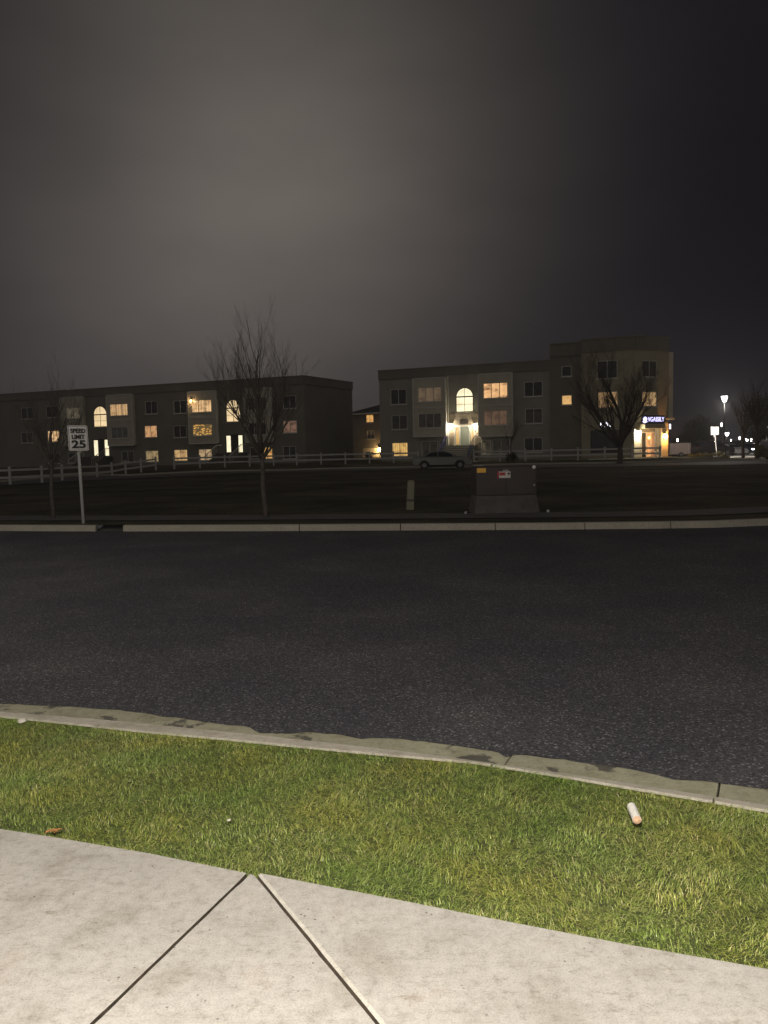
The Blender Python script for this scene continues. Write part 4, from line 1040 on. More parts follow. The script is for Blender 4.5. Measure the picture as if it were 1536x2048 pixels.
# ------------------------------------------------------------------ vehicles
def wheel(root, x, y, r, w, rim_mat=None):
    b = MB(); b.lathe([(r * .62, -w / 2), (r * .93, -w / 2), (r, -w * .35), (r, w * .35), (r * .93, w / 2), (r * .62, w / 2)], (x, y, r), 24, 'y')
    o = b.build('wheel', M['rubber'], root, smooth=False)
    s = 1 if y > 0 else -1
    b = MB(); b.lathe([(r * .64, -.01), (r * .60, .012), (r * .5, -.02)], (x, y + s * (w / 2 - .01), r), 24, 'y')
    for k in range(5):
        a = 2 * math.pi * k / 5 + .3; c = Vector((x, y + s * (w / 2 + .004), r))
        b.bar(c, c + Vector((math.cos(a), 0, math.sin(a))) * r * .58, .07, .03)
    b.build('rim', rim_mat or M['alloy'], o)
    return o
def vehicle(name, loc, rz, label, cat, paint, prof, belt, wheels, r, width, roofx, glass_side, screens, head=None, tail=None, group=None, lit=False, door_x=()):
    root = empty(name, loc, rz, label, cat, group)
    # silhouette with wheel arches, widened into a body with tumblehome
    W = width / 2; pts = []
    bot = min(p[1] for p in prof)
    outline = []
    for x, z in prof: outline.append((x, z))
    low = []
    xs_ = sorted(wheels)
    x_end = prof[0][0]; 
    # bottom edge from front (last) to back (first)
    cur = []
    for wx in xs_[::-1]:
        ra = r * 1.16
        for k in range(13):
            a = math.pi * k / 12
            cur.append((wx + ra * math.cos(a), max(bot, r + ra * math.sin(a) - .02)))
    outline = outline + cur
    def hw(z):
        if z <= belt: return W
        return W * (1 - .22 * (z - belt) / max(.1, (max(p[1] for p in prof) - belt)))
    def clip(poly, keep_low):
        out = []
        for (a, b) in zip(poly, poly[1:] + poly[:1]):
            ia = (a[1] <= belt) == keep_low; ib = (b[1] <= belt) == keep_low
            if ia: out.append(a)
            if ia != ib:
                t = (belt - a[1]) / (b[1] - a[1]); out.append((a[0] + (b[0] - a[0]) * t, belt))
        return out
    lower, upper = clip(outline, True), clip(outline, False)
    def prism(poly, nm, bw):
        bm = bmesh.new(); L = [bm.verts.new((x, hw(z), z)) for x, z in poly]; Rr = [bm.verts.new((x, -hw(z), z)) for x, z in poly]; n = len(L)
        bm.faces.new(L); bm.faces.new(Rr[::-1])
        for i in range(n): bm.faces.new((L[i], Rr[i], Rr[(i + 1) % n], L[(i + 1) % n]))
        bmesh.ops.recalc_face_normals(bm, faces=bm.faces)
        me = bpy.data.meshes.new(nm); bm.to_mesh(me); bm.free(); me.materials.append(paint)
        bo = bpy.data.objects.new(nm, me); COL.objects.link(bo); bo.parent = root
        bv = bo.modifiers.new('bevel', 'BEVEL'); bv.width = bw; bv.segments = 3; bv.limit_method = 'ANGLE'; bv.angle_limit = math.radians(50)
    prism(lower, 'body', .05); prism(upper, 'cabin', .04)
    for s in (-1, 1):
        for g in glass_side:
            b = MB(); b.poly([(x, s * (hw(z) + .006), z) for x, z in g]); b.build('side_window', M['glass'], root)
        for dx in door_x:
            b = MB(); b.box((dx + .12, s * (W + .012), belt - .12), .18, .03, .035); b.build('door_handle', paint, root)
        b = MB(); xm = glass_side[-1][1][0] if glass_side else 0
        b.box((max(p[0] for g in glass_side for p in g) - .12, s * (W + .08), belt + .06), .14, .18, .13); b.build('mirror', paint, root, bevel=.02)
    for (xa, za, xb, zb, nm) in screens:
        d = Vector((xb - xa, 0, zb - za)).normalized(); nn = Vector((-d.z, 0, d.x)); 
        if nn.z < 0: nn = -nn
        q = []
        for x, z, s in ((xa, za, 1), (xb, zb, 1), (xb, zb, -1), (xa, za, -1)): q.append(Vector((x, s * (hw(z) - .07), z)) + nn * .008)
        b = MB(); b.poly(q); b.build(nm, M['glass'], root)
    for wx in wheels:
        for s in (-1, 1): wheel(root, wx, s * (W - .10), r, .22)
    for s in (-1, 1):
        if head: b = MB(); b.box((head[0], s * (W - .26), head[1]), .12, .36, .15); b.build('headlight', M['head_glow'] if lit else M['lens_clear'], root, bevel=.03)
        if tail: b = MB(); b.box((tail[0], s * (W - .22), tail[1]), .10, .34, .16); b.build('tail_light', M['lens_red'], root, bevel=.03)
    b = MB(); b.box((0, 0, r * .9), max(wheels) - min(wheels) + .2, width * .72, r * .7); b.build('underbody', M['rubber'], root)
    return root
SEDAN = dict(prof=[(-2.36, .32), (-2.40, .62), (-2.36, .92), (-2.22, 1.02), (-1.72, 1.06), (-.98, 1.37), (-.45, 1.45), (.15, 1.45), (.55, 1.37), (1.28, 1.00), (2.02, .86), (2.30, .74), (2.40, .52), (2.36, .26)],
             belt=.98, wheels=(-1.42, 1.42), r=.33, width=1.82, roofx=None,
             glass_side=[[(-1.42, 1.02), (-.92, 1.30), (-.45, 1.37), (-.36, 1.37), (-.38, 1.0)], [(-.30, 1.0), (-.28, 1.37), (.12, 1.37), (.50, 1.29), (1.02, 1.02), (.9, .99)]],
             screens=[(-1.66, 1.08, -1.02, 1.36, 'rear_window'), (1.24, 1.03, .60, 1.36, 'windscreen')], head=(2.28, .68), tail=(-2.33, .84), door_x=(-.72, .28))
SUV = dict(prof=[(-2.32, .42), (-2.40, .8), (-2.36, 1.15), (-2.20, 1.72), (-2.0, 1.80), (.35, 1.82), (.62, 1.74), (1.22, 1.20), (2.1, 1.08), (2.34, .92), (2.38, .6), (2.34, .40)],
           belt=1.14, wheels=(-1.45, 1.45), r=.40, width=1.95, roofx=None,
           glass_side=[[(-2.10, 1.20), (-2.0, 1.66), (-1.15, 1.68), (-1.15, 1.18)], [(-1.05, 1.18), (-1.05, 1.68), (-.15, 1.69), (-.15, 1.17)], [(-.05, 1.17), (-.05, 1.69), (.40, 1.68), (.98, 1.20), (.9, 1.16)]],
           screens=[(-2.34, 1.22, -2.22, 1.66, 'rear_window'), (1.18, 1.24, .66, 1.70, 'windscreen')], head=(2.27, .86), tail=(-2.33, 1.05), door_x=(-1.0, 0.0))
pc = at_y(884, 936, 64.5)
vehicle('parked_car', (pc.x, pc.y, terr(pc.x, pc.y) + .02), math.radians(-3), 'silver sedan parked side on in the lane below the lit stairs', 'car', M['car_silver'], **SEDAN)
def gz(px, Y): p = at_y(px, 900, Y); return (p.x, p.y, terr(p.x, p.y) + .03)
SG = 'vehicles on the lit street at the right'
vehicle('parked_suv', gz(1424, 95), math.radians(12), 'black boxy SUV parked behind the white sign at right', 'car', M['car_dark'], group=SG, **SUV)
vehicle('parked_suv', gz(1394, 118), math.radians(70), 'dark SUV seen end on, left of the black boxy SUV', 'car', M['car_dark'], group=SG, **SUV)
vehicle('parked_suv', gz(1468, 116), math.radians(-100), 'blue grey SUV seen from behind right of the lamp post', 'car', M['car_blue'], group=SG, **SUV)
vehicle('moving_car', gz(1494, 106), math.radians(-82), 'oncoming car with bluish white headlights on', 'car', M['car_blue'], group=SG, lit=True, **SEDAN)
vehicle('parked_car', gz(1457, 101), math.radians(-70), 'pale sedan half hidden behind the lamp post', 'car', M['car_white'], group=SG, **SEDAN)
vehicle('parked_car', gz(1513, 120), math.radians(-160), 'white sedan between the two dark trunks at right', 'car', M['car_white'], group=SG, **SEDAN)
vehicle('parked_van', gz(1545, 74), math.radians(80), 'tall dark van cut off by the right edge', 'van', M['car_dark'], group=SG, **SUV)
# box trailer
tp = at_y(1354, 900, 96); tz = terr(tp.x, tp.y)
tr = empty('box_trailer', (tp.x, tp.y, tz), math.radians(4), 'low tan box trailer parked beside the shop corner', 'trailer')
b = MB(); b.box((0, 0, 1.0), 2.6, 1.8, 1.35); b.build('body', M['trailer'], tr, bevel=.05)
b = MB(); b.box((0, 0, .33), 2.4, 1.6, .10); b.bar((-1.2, 0, .33), (-2.0, 0, .33), .09); b.build('frame', M['lamp_metal'], tr)
for s in (-1, 1): wheel(tr, 0.1, s * .9, .30, .18)
b = MB(); b.bar((-1.0, -.93, .4), (-1.0, -.93, 1.6), .04); b.bar((1.0, -.93, .4), (1.0, -.93, 1.6), .04); b.build('door_trim', M['steel_grey'], tr)

# ------------------------------------------------------------------ speed sign
def sign_root(name, px, py, Y, label, cat, lean=0.0):
    p = at_y(px, py, Y); return empty(name, (p.x, p.y, terr(p.x, p.y)), 0, label, cat)
spb = onz(167, 1047, .014); sroot = empty('speed_limit_sign', (spb.x, spb.y, .012), 0, 'white speed limit 25 sign on a thin steel post by the far kerb', 'road sign')
pxm = F_PX / spb.y
Hs = 2.40; tilt = Vector((-.018, 0, 1)).normalized()
b = MB(); top = tilt * Hs
b.box((tilt * (Hs / 2 - .05)), .06, .035, Hs + .1, (Vector((1, 0, 0)), Vector((0, 1, 0)), tilt)); b.build('post', M['galv'], sroot)
yaw = math.radians(34); ux = Vector((math.cos(yaw), math.sin(yaw), 0)); nx_ = Vector((ux.y, -ux.x, 0)); uz_ = tilt
PW, PH = .47, .62; pc_ = tilt * (Hs - PH / 2 + .02) + nx_ * .04
def rrect(w, h, r, n=5):
    pts = []
    for cx, cz, a0 in ((w / 2 - r, h / 2 - r, 0), (-w / 2 + r, h / 2 - r, 90), (-w / 2 + r, -h / 2 + r, 180), (w / 2 - r, -h / 2 + r, 270)):
        for k in range(n + 1):
            a = math.radians(a0 + 90 * k / n); pts.append((cx + r * math.cos(a), cz + r * math.sin(a)))
    return pts
rp = rrect(PW, PH, .04); b = MB(); n = len(rp)
fr = [pc_ + ux * x + uz_ * z + nx_ * .003 for x, z in rp]; bk_ = [pc_ + ux * x + uz_ * z - nx_ * .003 for x, z in rp]
b.faces(fr + bk_, [tuple(range(n)), tuple(range(2 * n - 1, n - 1, -1))] + [(i, i + n, (i + 1) % n + n, (i + 1) % n) for i in range(n)])
plate = b.build('plate', M['sign_white'], sroot)
class Loc:   # local plane for lettering
    def P(s, u, z, d=0.0): return pc_ + ux * u + uz_ * z + nx_ * d
lc = Loc()
for txt, r in (('SPEED', (-.175, .125, .175, .235)), ('LIMIT', (-.15, -.02, .15, .085)), ('25', (-.165, -.245, .165, -.05))):
    to = text_obj(txt, lc, r, .0045, M['sign_black'], plate, 'lettering', .028)
def thicken(o, w):
    pass
# bold strokes: a thin frame line round the plate as on real signs
b = MB(); r1 = rrect(PW - .03, PH - .03, .03); r2 = rrect(PW - .05, PH - .05, .025)
for i in range(len(r1)):
    j = (i + 1) % len(r1); b.poly([lc.P(*r1[i], .0048), lc.P(*r1[j], .0048), lc.P(*r2[j], .0048), lc.P(*r2[i], .0048)])
b.build('border', M['sign_black'], plate)
b = MB()
for z in (.265, -.275): b.lathe([(.012, 0), (.012, .008)], lc.P(0, z, .002), 8, 'y')
b.build('bolt', M['steel_grey'], plate)

# white blank sign far right
q = gz(1434, 89); fs = empty('street_sign', q, 0, 'pale blank square sign on a leaning white post at the lit street corner', 'sign')
b = MB(); tl = Vector((-.10, 0, 1)).normalized(); b.box(tl * 1.5, .09, .06, 3.1, (Vector((1, 0, 0)), Vector((0, 1, 0)), tl)); b.build('post', M['sign_white'], fs)
b = MB(); c = tl * 2.95 + Vector((0, -.06, 0)); b.box(c, .88, .03, .90)
for k in (-1, 0, 1): b.box(c + Vector((k * .22, -.02, 0)), .03, .02, .86)
b.build('plate', M['sign_white'], fs)

# ------------------------------------------------------------------ utility cabinet and pedestal
k0 = onz(948, 1026, .03); k1 = onz(1080, 1026, .03); Yk = (k0.y + k1.y) / 2; wk = (k1 - k0).length; sc_ = F_PX / Yk
cx = (k0 + k1) / 2; ur = empty('utility_cabinet', (cx.x, cx.y + .55, terr(cx.x, cx.y)), math.radians(2), 'dark green utility cabinet with warning labels on a concrete plinth', 'utility cabinet')
hb1 = 36 / sc_; ht = 96 / sc_
b = MB(); w2_ = wk / 2
P = [(-w2_ - .02, -.55), (w2_ + .02, -.55), (w2_ + .02, .55), (-w2_ - .02, .55)]; T = [(-w2_ + .07, -.50), (w2_ - .07, -.50), (w2_ - .07, .50), (-w2_ + .07, .50)]
b.faces([(x, y, -.05) for x, y in P] + [(x, y, hb1) for x, y in T], [(0, 1, 5, 4), (1, 2, 6, 5), (2, 3, 7, 6), (3, 0, 4, 7), (4, 5, 6, 7)]); b.build('plinth', simple('weathered_plinth', (.10, .09, .086), .95, .25, 4, .4, 40), ur, bevel=.02)
b = MB(); cw = 122 / sc_; hc = ht - hb1
prof = [(-.46, hb1 + .003), (-.46, hb1 + hc * .93), (-.40, hb1 + hc), (.46, hb1 + hc), (.46, hb1 + .003)]
n = len(prof); b.faces([(-cw / 2, y, z) for y, z in prof] + [(cw / 2, y, z) for y, z in prof], [tuple(range(n)), tuple(range(2 * n - 1, n - 1, -1))] + [(i, (i + 1) % n, (i + 1) % n + n, i + n) for i in range(n)])
cab = b.build('cabinet', M['xfmr'], ur, bevel=.015)
b = MB()
for s in (-1, 1): b.box((s * cw * .245, -.467, hb1 + hc * .46), cw * .47, .016, hc * .82)
dr1 = b.build('door', M['xfmr'], ur, bevel=.005)
b = MB(); b.box((-.02, -.485, hb1 + hc * .84), 11 / sc_, .02, 3.2 / sc_); b.build('handle', M['steel_grey'], ur)
def cab_label(name, px, py, w, h, mat, lbl, extra=None):
    x = (px - (950 + 1073) / 2) / sc_; z = ht - (py - 930) / sc_
    b = MB(); b.box((x, -.478, z), w / sc_, .006, h / sc_); o = b.build(name, mat, ur); o['label'] = lbl; return o, x, z
cab_label('warning_label', 961, 938.5, 18, 9, M['label_orange'], 'bright orange rectangular label')
lb, x, z = cab_label('warning_label', 1008, 948, 23, 13, M['label_white'], 'white label with a red panel')
b = MB(); b.box((x - .06, -.483, z + .02), .15, .004, .075); b.box((x - .17, -.483, z), .035, .0045, .19); b.build('red_panel', M['label_red'], lb)
b = MB(); b.box((x + .10, -.483, z + .02), .03, .004, .07); b.box((x + .10, -.483, z + .03), .08, .0035, .02); b.build('warning_mark', M['sign_black'], lb)
b = MB(); x = (1067 - 1011.5) / sc_; z = ht - (934 - 930) / sc_; b.lathe([(.045, 0), (.045, -.02), (.02, -.03)], (x, -.475, z), 14, 'y'); b.build('reflector', M['sign_white'], ur)
b = MB(); b.lathe([(.025, 0), (.025, -.03)], (x, -.475, ht - 40 / sc_), 10, 'y'); b.build('lock', M['steel_grey'], ur)
for s in (-1, 1):
    for zz in (.2, .6):
        b = MB(); b.box((s * cw * .482, -.482, hb1 + hc * zz), .035, .03, .12); b.build('hinge', M['xfmr'], ur)
b = MB()
for k in range(6): b.box((-cw * .25, -.477, hb1 + hc * .12 + k * .022), cw * .2, .006, .008)
b.build('vent', M['dark_trim'], ur)
for s in (-1, 1):
    b = MB(); b.tube([(s * (w2_ + .22), -.5, -.1), (s * (w2_ + .22), -.5, .07)], .05, 10); b.build('cap', M['steel_grey'], ur)

pd = onz(820, 1018, .03); pr = empty('telecom_pedestal', (pd.x, pd.y, terr(pd.x, pd.y)), 0, 'leaning beige utility pedestal left of the green cabinet', 'utility pedestal')
tl = Vector((.055, 0, 1)).normalized(); axp = (Vector((1, 0, -.055)).normalized(), Vector((0, 1, 0)), tl); s_ = F_PX / pd.y
b = MB(); b.box(tl * (8 / s_), 15 / s_, .2, 18 / s_, axp); b.build('base', M['pedestal'], pr, bevel=.012)
b = MB(); b.box(tl * (18 / s_), 17 / s_, .22, 2.5 / s_, axp); b.build('band', M['dark_trim'], pr)
b = MB(); b.box(tl * (38 / s_), 14.5 / s_, .19, 37 / s_, axp); b.box(tl * (57.5 / s_), 12 / s_, .15, 3 / s_, axp); b.build('cover', M['pedestal'], pr, bevel=.02)

# ------------------------------------------------------------------ bare trees
def bare_tree(name, base, height, trunk_r, fork, spread, label, seed, upright=.8, levels=4, nmain=7, mat=None, lean=(0, 0), group=None, twig=1.0, clear=None, nch=(3, 5), rmin=.0028):
    rnd = random.Random(seed)
    root = empty(name, base, 0, label, 'tree', group)
    tb = MB(); cb = MB()
    pts = []; n = 9
    for i in range(n):
        t = i / (n - 1); pts.append(Vector((lean[0] * t + .02 * math.sin(t * 7 + seed) * height * .2, lean[1] * t + .02 * math.cos(t * 5 + seed) * height * .2, fork * t)))
    pts[0] = Vector((0, 0, -.1))
    tb.tube(pts, [trunk_r * (1.25 - .2 * min(1, i) - .35 * i / (n - 1)) for i in range(n)], 9)
    tb.build('trunk', mat or M['bark'], root, smooth=True)
    def branch(p, d, L, r, lev):
        n = 6 if lev < 3 else 4; P = [p.copy()]; q = p.copy(); dd = d.copy(); 
        for i in range(n):
            dd = (dd + Vector((rnd.gauss(0, .10), rnd.gauss(0, .10), rnd.gauss(0, .05) + .07 * upright))).normalized()
            q = q + dd * (L / n); P.append(q.copy())
        cb.tube(P, [max(rmin, r * (1 - .72 * i / n)) for i in range(n + 1)], 6 if lev < 2 else (4 if lev < 3 else 3), cap=lev < 3)
        if lev >= levels: return
        k = rnd.randint(*nch) + (1 if lev == 1 else 0)
        for j in range(k):
            t = .22 + .75 * (j + rnd.random() * .8) / k; t = min(.98, t); i = min(n - 1, int(t * n)); bp = P[i].lerp(P[i + 1], t * n - i)
            tang = (P[i + 1] - P[i]).normalized(); a = rnd.random() * 6.283
            side = tang.orthogonal().normalized(); side = (Matrix.Rotation(a, 3, tang) @ side)
            nd_ = (tang * (1.0) + side * rnd.uniform(.35, .8) + Vector((0, 0, .30 * upright))).normalized()
            branch(bp, nd_, L * rnd.uniform(.42, .66) * twig, r * (1 - .6 * t) * .58, lev + 1)
    tp_ = pts[-1]
    for k in range(nmain):
        a = 2 * math.pi * (k + rnd.random() * .5) / nmain; t = rnd.uniform(.78, 1.0) if k else 1.0
        i = min(n - 2, int(t * (n - 1))); bp = pts[i].lerp(pts[i + 1], t * (n - 1) - i)
        out = spread * rnd.uniform(.7, 1.15) if k else .06
        d = Vector((math.cos(a) * out, math.sin(a) * out, 1)).normalized()
        branch(bp, d, (height - fork) * rnd.uniform(.62, .82) if k else (height - fork) * .85, trunk_r * (.52 if k else .66), 1)
    cb.build('crown', mat or M['bark'], root, smooth=True)
    return root
tb0 = onz(533, 1033, .03)
bare_tree('bare_tree', (tb0.x, tb0.y, .02), 4.55, .070, 1.75, .72, 'tall bare tree with upright twigs standing behind the far kerb at left centre', 21, upright=1.25, levels=4, rmin=.0017, nmain=13, lean=(-.10, 0), clear=None, group='bare trees')
tb1 = onz(107, 1036, .03)
bare_tree('bare_tree', (tb1.x, tb1.y, .02), 3.7, .055, 1.6, .62, 'smaller bare tree just left of the speed limit sign', 33, upright=1.1, levels=4, nmain=8, rmin=.0015, group='bare trees')
def tree_at(px, py, Y): p = at_y(px, py, Y); return (p.x, p.y, terr(p.x, p.y) - .03)
bare_tree('bare_tree', tree_at(1240, 918, 64), 7.7, .24, 1.6, .80, 'broad dense bare tree in front of the shop corner', 5, upright=.95, levels=5, nmain=9, group='bare trees', nch=(4, 5), rmin=.004)
bare_tree('bare_tree', tree_at(1486, 915, 76), 6.2, .15, 2.6, .45, 'thin dark bare tree right of the street lamp', 8, upright=.5, levels=4, nmain=5, group='bare trees')
bare_tree('bare_tree', tree_at(1514, 920, 70), 6.6, .20, 3.2, .5, 'thicker dark bare tree near the right edge', 14, upright=.6, levels=4, nmain=6, group='bare trees')
bare_tree('bare_sapling', tree_at(1022, 914, 70.5), 4.2, .05, 1.3, .5, 'small bare sapling behind the green cabinet', 17, upright=.6, levels=3, nmain=5, group='bare trees')

# leafy things
def leafy(name, base, w, h, n, leaf, mat, label, cat, seed, trunk_h=0.0, group=None):
    rg = np.random.default_rng(seed); root = empty(name, base, 0, label, cat, group)
    nc = 26; C = rg.normal(0, 1, (nc, 3)); C /= np.linalg.norm(C, axis=1)[:, None]; C *= (rg.random((nc, 1)) ** .4)
    C = C * np.array([w / 2, w / 2, h / 2]) * .78; rad = (.16 + .16 * rg.random(nc)) * min(w, h)
    k = rg.integers(0, nc, n); D = rg.normal(0, 1, (n, 3)); D /= np.linalg.norm(D, axis=1)[:, None]
    Pp = C[k] + D * (rad[k] * rg.random(n) ** .35)[:, None]; Pp[:, 2] += trunk_h + h / 2; Pp[:, 2] = np.maximum(Pp[:, 2], .02)
    a = rg.normal(0, 1, (n, 3)); a /= np.linalg.norm(a, axis=1)[:, None]; bq = np.cross(a, rg.normal(0, 1, (n, 3))); bq /= np.linalg.norm(bq, axis=1)[:, None]
    s = leaf * (.6 + .8 * rg.random(n))[:, None]
    V = np.stack([Pp - a * s, Pp + bq * s * .5, Pp + a * s, Pp - bq * s * .5], 1).reshape(-1, 3)
    me = bpy.data.meshes.new('crown'); me.from_pydata(V.tolist(), [], np.arange(4 * n).reshape(-1, 4).tolist()); me.materials.append(mat); me.update()
    o = bpy.data.objects.new('crown', me); COL.objects.link(o); o.parent = root
    b = MB(); hh = trunk_h + h * .5
    b.tube([(0, 0, -.1), (.02 * w, 0, hh * .5), (0, .02 * w, hh)], [max(.02, .05 * w * .5), max(.015, .04 * w * .5), .01], 7)
    for i in range(6): b.tube([(0, 0, hh * .45), tuple(C[i] + np.array([0, 0, trunk_h + h / 2]))], [max(.01, .02 * w * .5), .006], 5)
    b.build('trunk', M['bark'], root)
    return root
p = at_y(1400, 900, 150); leafy('evergreen_tree', (p.x, p.y, terr(p.x, p.y) - .2), 5.2, 6.6, 9000, .16, M['foliage'], 'dark bushy evergreen tree behind the street at right', 'tree', 3, .6)
p = at_y(1368, 900, 170); leafy('evergreen_tree', (p.x, p.y, terr(p.x, p.y) - .2), 5.0, 4.4, 6000, .16, M['foliage'], 'low dark evergreen behind the tan trailer', 'tree', 4, .2)
p = at_y(1535, 900, 110); leafy('evergreen_tree', (p.x, p.y, terr(p.x, p.y) - .2), 6.5, 7.5, 9000, .16, M['foliage'], 'tall dark evergreen at the right edge behind the bare trunks', 'tree', 6, .8)
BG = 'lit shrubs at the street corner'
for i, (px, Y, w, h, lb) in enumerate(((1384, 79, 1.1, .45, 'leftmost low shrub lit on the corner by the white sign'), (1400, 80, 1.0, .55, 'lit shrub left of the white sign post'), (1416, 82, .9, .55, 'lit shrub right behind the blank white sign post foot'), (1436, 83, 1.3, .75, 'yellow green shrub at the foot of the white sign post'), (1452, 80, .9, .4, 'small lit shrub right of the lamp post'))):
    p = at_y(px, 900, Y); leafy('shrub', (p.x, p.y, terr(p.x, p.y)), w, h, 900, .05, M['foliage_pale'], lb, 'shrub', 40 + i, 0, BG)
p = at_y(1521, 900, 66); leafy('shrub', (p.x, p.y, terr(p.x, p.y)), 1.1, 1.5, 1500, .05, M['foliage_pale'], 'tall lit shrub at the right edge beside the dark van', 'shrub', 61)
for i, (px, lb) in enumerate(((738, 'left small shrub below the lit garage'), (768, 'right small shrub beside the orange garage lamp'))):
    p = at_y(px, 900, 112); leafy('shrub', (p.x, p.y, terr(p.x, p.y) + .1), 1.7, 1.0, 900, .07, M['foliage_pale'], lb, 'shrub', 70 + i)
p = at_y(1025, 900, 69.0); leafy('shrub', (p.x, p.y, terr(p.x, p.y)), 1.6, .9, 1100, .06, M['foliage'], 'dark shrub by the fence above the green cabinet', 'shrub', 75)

# pale pavement patches of the street corner at right
strip('street', [Vector((47, 80)), Vector((52, 92)), Vector((58, 106)), Vector((66, 124))], 26, M['step'], .05)
strip('shop_path', [Vector((17.5, 68.2)), Vector((24, 67.6)), Vector((31, 69)), Vector((36, 74)), Vector((43, 79)), Vector((56, 82))], 1.5, M['step'], .06)
lawn2 = MB(); 
tag(strip('shop_lawn', [Vector((14, 72.6)), Vector((21, 71.4)), Vector((28, 70.9)), Vector((33, 73.5))], 4.2, simple('lit_lawn', (.10, .16, .03), 1.0, .35, 8, .6, 40), .05), kind='structure')

# ------------------------------------------------------------------ street lamps
def street_lamp(px, y_top, Y, label, power, col, style='lantern', glow='glow_street', s=1.0):
    p = at_y(px, y_top, Y); zg_ = terr(p.x, p.y); H = p.z - zg_
    root = empty('street_lamp', (p.x, p.y, zg_), 0, label, 'street lamp', 'lamps on the street at right')
    b = MB(); b.tube([(0, 0, -.1), (0, 0, .6), (0, 0, H - .35)], [.13, .08, .06], 10); b.lathe([(.16, 0), (.16, .12), (.11, .3)], (0, 0, 0), 12); b.build('pole', M['lamp_metal'], root)
    b = MB(); b.lathe([(.16 * s, H - .34), (.34 * s, H + .22)], (0, 0, 0), 8); b.build('lamp_glass', M[glow], root)
    b = MB(); b.lathe([(.38 * s, H + .225), (.30 * s, H + .34), (.06 * s, H + .48)], (0, 0, 0), 8)
    b.build('cap', M['lamp_metal'], root)
    lamp_light('street_light', (0, 0, H - .75), power, col, .15, root)
    return root
street_lamp(1449, 797, 85, 'tall black lantern street lamp glowing white at the right', 3200, (1.0, .93, .85))
street_lamp(1454, 868, 150, 'distant bright lamp just right of the lamp post', 600, (1.0, .92, .78), s=1.1)
street_lamp(1531, 853, 120, 'bright lamp at the right edge', 1800, (1.0, .95, .9), s=1.3)
street_lamp(1413, 872, 170, 'pinkish distant lamp left of the white sign', 200, (1.0, .8, .85), s=.9)
street_lamp(1429, 871, 165, 'distant lamp glowing right under the white sign plate', 200, (1.0, .9, .85), s=.9)
street_lamp(1355, 880, 160, 'tiny white lamp above the tan trailer', 60, (1.0, 1.0, .95), s=.45)
street_lamp(1494, 879, 165, 'far lamp between the two dark trunks', 120, (1.0, .95, .9), s=.9)

for (px, py, Y, pw, ss, lb) in ((1443, 849, 140, 40, .5, 'small white lamp immediately left of the tall lantern lamp'), (1479, 876, 175, 40, .45, 'small far lamp left of the thin dark tree'), (1503, 880, 170, 60, .6, 'far white lamp right of the thin dark tree'),
                               (1534, 879, 130, 60, .5, 'small lamp above the dark van at the right edge'), (1462, 881, 180, 40, .4, 'tiny far lamp above the blue grey SUV'), (1384, 884, 180, 30, .35, 'tiny lamp left of the dark SUV seen end on')):
    street_lamp(px, py, Y, lb, pw, (1.0, .94, .88), s=ss)

def tall_lamp(loc, H, arm, label, power, col, radius=.18):
    root = empty('street_lamp', loc, 0, label, 'street lamp')
    b = MB(); b.tube([(0, 0, -.1), (0, 0, .5), (0, 0, H)], [.12, .09, .06], 12); b.lathe([(.2, 0), (.2, .05), (.12, .12)], (0, 0, 0), 14); b.build('pole', M['galv'], root)
    a = Vector(arm); b = MB(); b.tube([(0, 0, H - .1), a * .5 + Vector((0, 0, H + .12)), a + Vector((0, 0, H + .1))], .035, 8); b.build('arm', M['galv'], root)
    b = MB(); b.box(a + Vector((0, 0, H + .12)), .35, .35, .10); hd = b.build('lamp_head', M['galv'], root, bevel=.03)
    b = MB(); b.lathe([(.12, H + .062), (.12, H + .05)], (a.x, a.y, 0), 16); b.build('lamp_lens', M['glow_street'], hd)
    lamp_light('street_light', a + Vector((0, 0, H - .05)), power, col, radius, root)
tall_lamp((-1.1, -1.5, 0), 3.1, (.8, 1.1, 0), 'lamp post on the sidewalk behind the viewer lighting the grass', 1480, (1.0, .925, .82))
tall_lamp((-10.5, 6.6, -.03), 7.5, (.4, 1.2, 0), 'lamp post on the near kerb beyond the left edge of the view', 900, (1.0, .93, .82))

# ------------------------------------------------------------------ small things on the lawn
c = onz(1269, 1629, .03); tr_ = empty('paper_tube', c - Vector((0, 0, .02)), 0, 'white paper tube with an orange end lying on the grass', 'litter')
e0 = onz(1263, 1613, .045) - tr_.location; e1_ = onz(1274, 1640, .035) - tr_.location
d = (e1_ - e0).normalized(); Lt = (e1_ - e0).length
b = MB(); R_ = .0195
b.tube([e0 - d * .006, e0, e0 + d * Lt * .5, e1_], [R_ * .8, R_, R_ * 1.02, R_], 20); b.build('tube', M['tube'], tr_, smooth=False)
b = MB(); b.tube([e1_ - d * .002, e1_ + d * .003, e1_ + d * .006], [R_ * .97, R_ * .9, R_ * .5], 16); b.build('filling', M['tube_end'], tr_)
c = onz(104, 1667, .01); lf = MB()
for k, (dx, dy, ang, sz) in enumerate(((0, 0, .2, .03), (.025, .008, .9, .02))):
    pts = [(sz * math.cos(a) * (1 if abs(math.cos(a)) > .3 else .8), sz * .45 * math.sin(a), .004 + .012 * abs(math.sin(a))) for a in np.linspace(0, 6.283, 11)[:-1]]
    R2 = Matrix.Rotation(ang, 3, 'Z'); lf.poly([Vector((dx, dy, 0)) + R2 @ Vector(q) for q in pts])
o = lf.build('fallen_leaf', M['leaf']); o.location = c; tag(o, 'orange brown dry leaf lying where sidewalk meets grass at left', 'leaf')
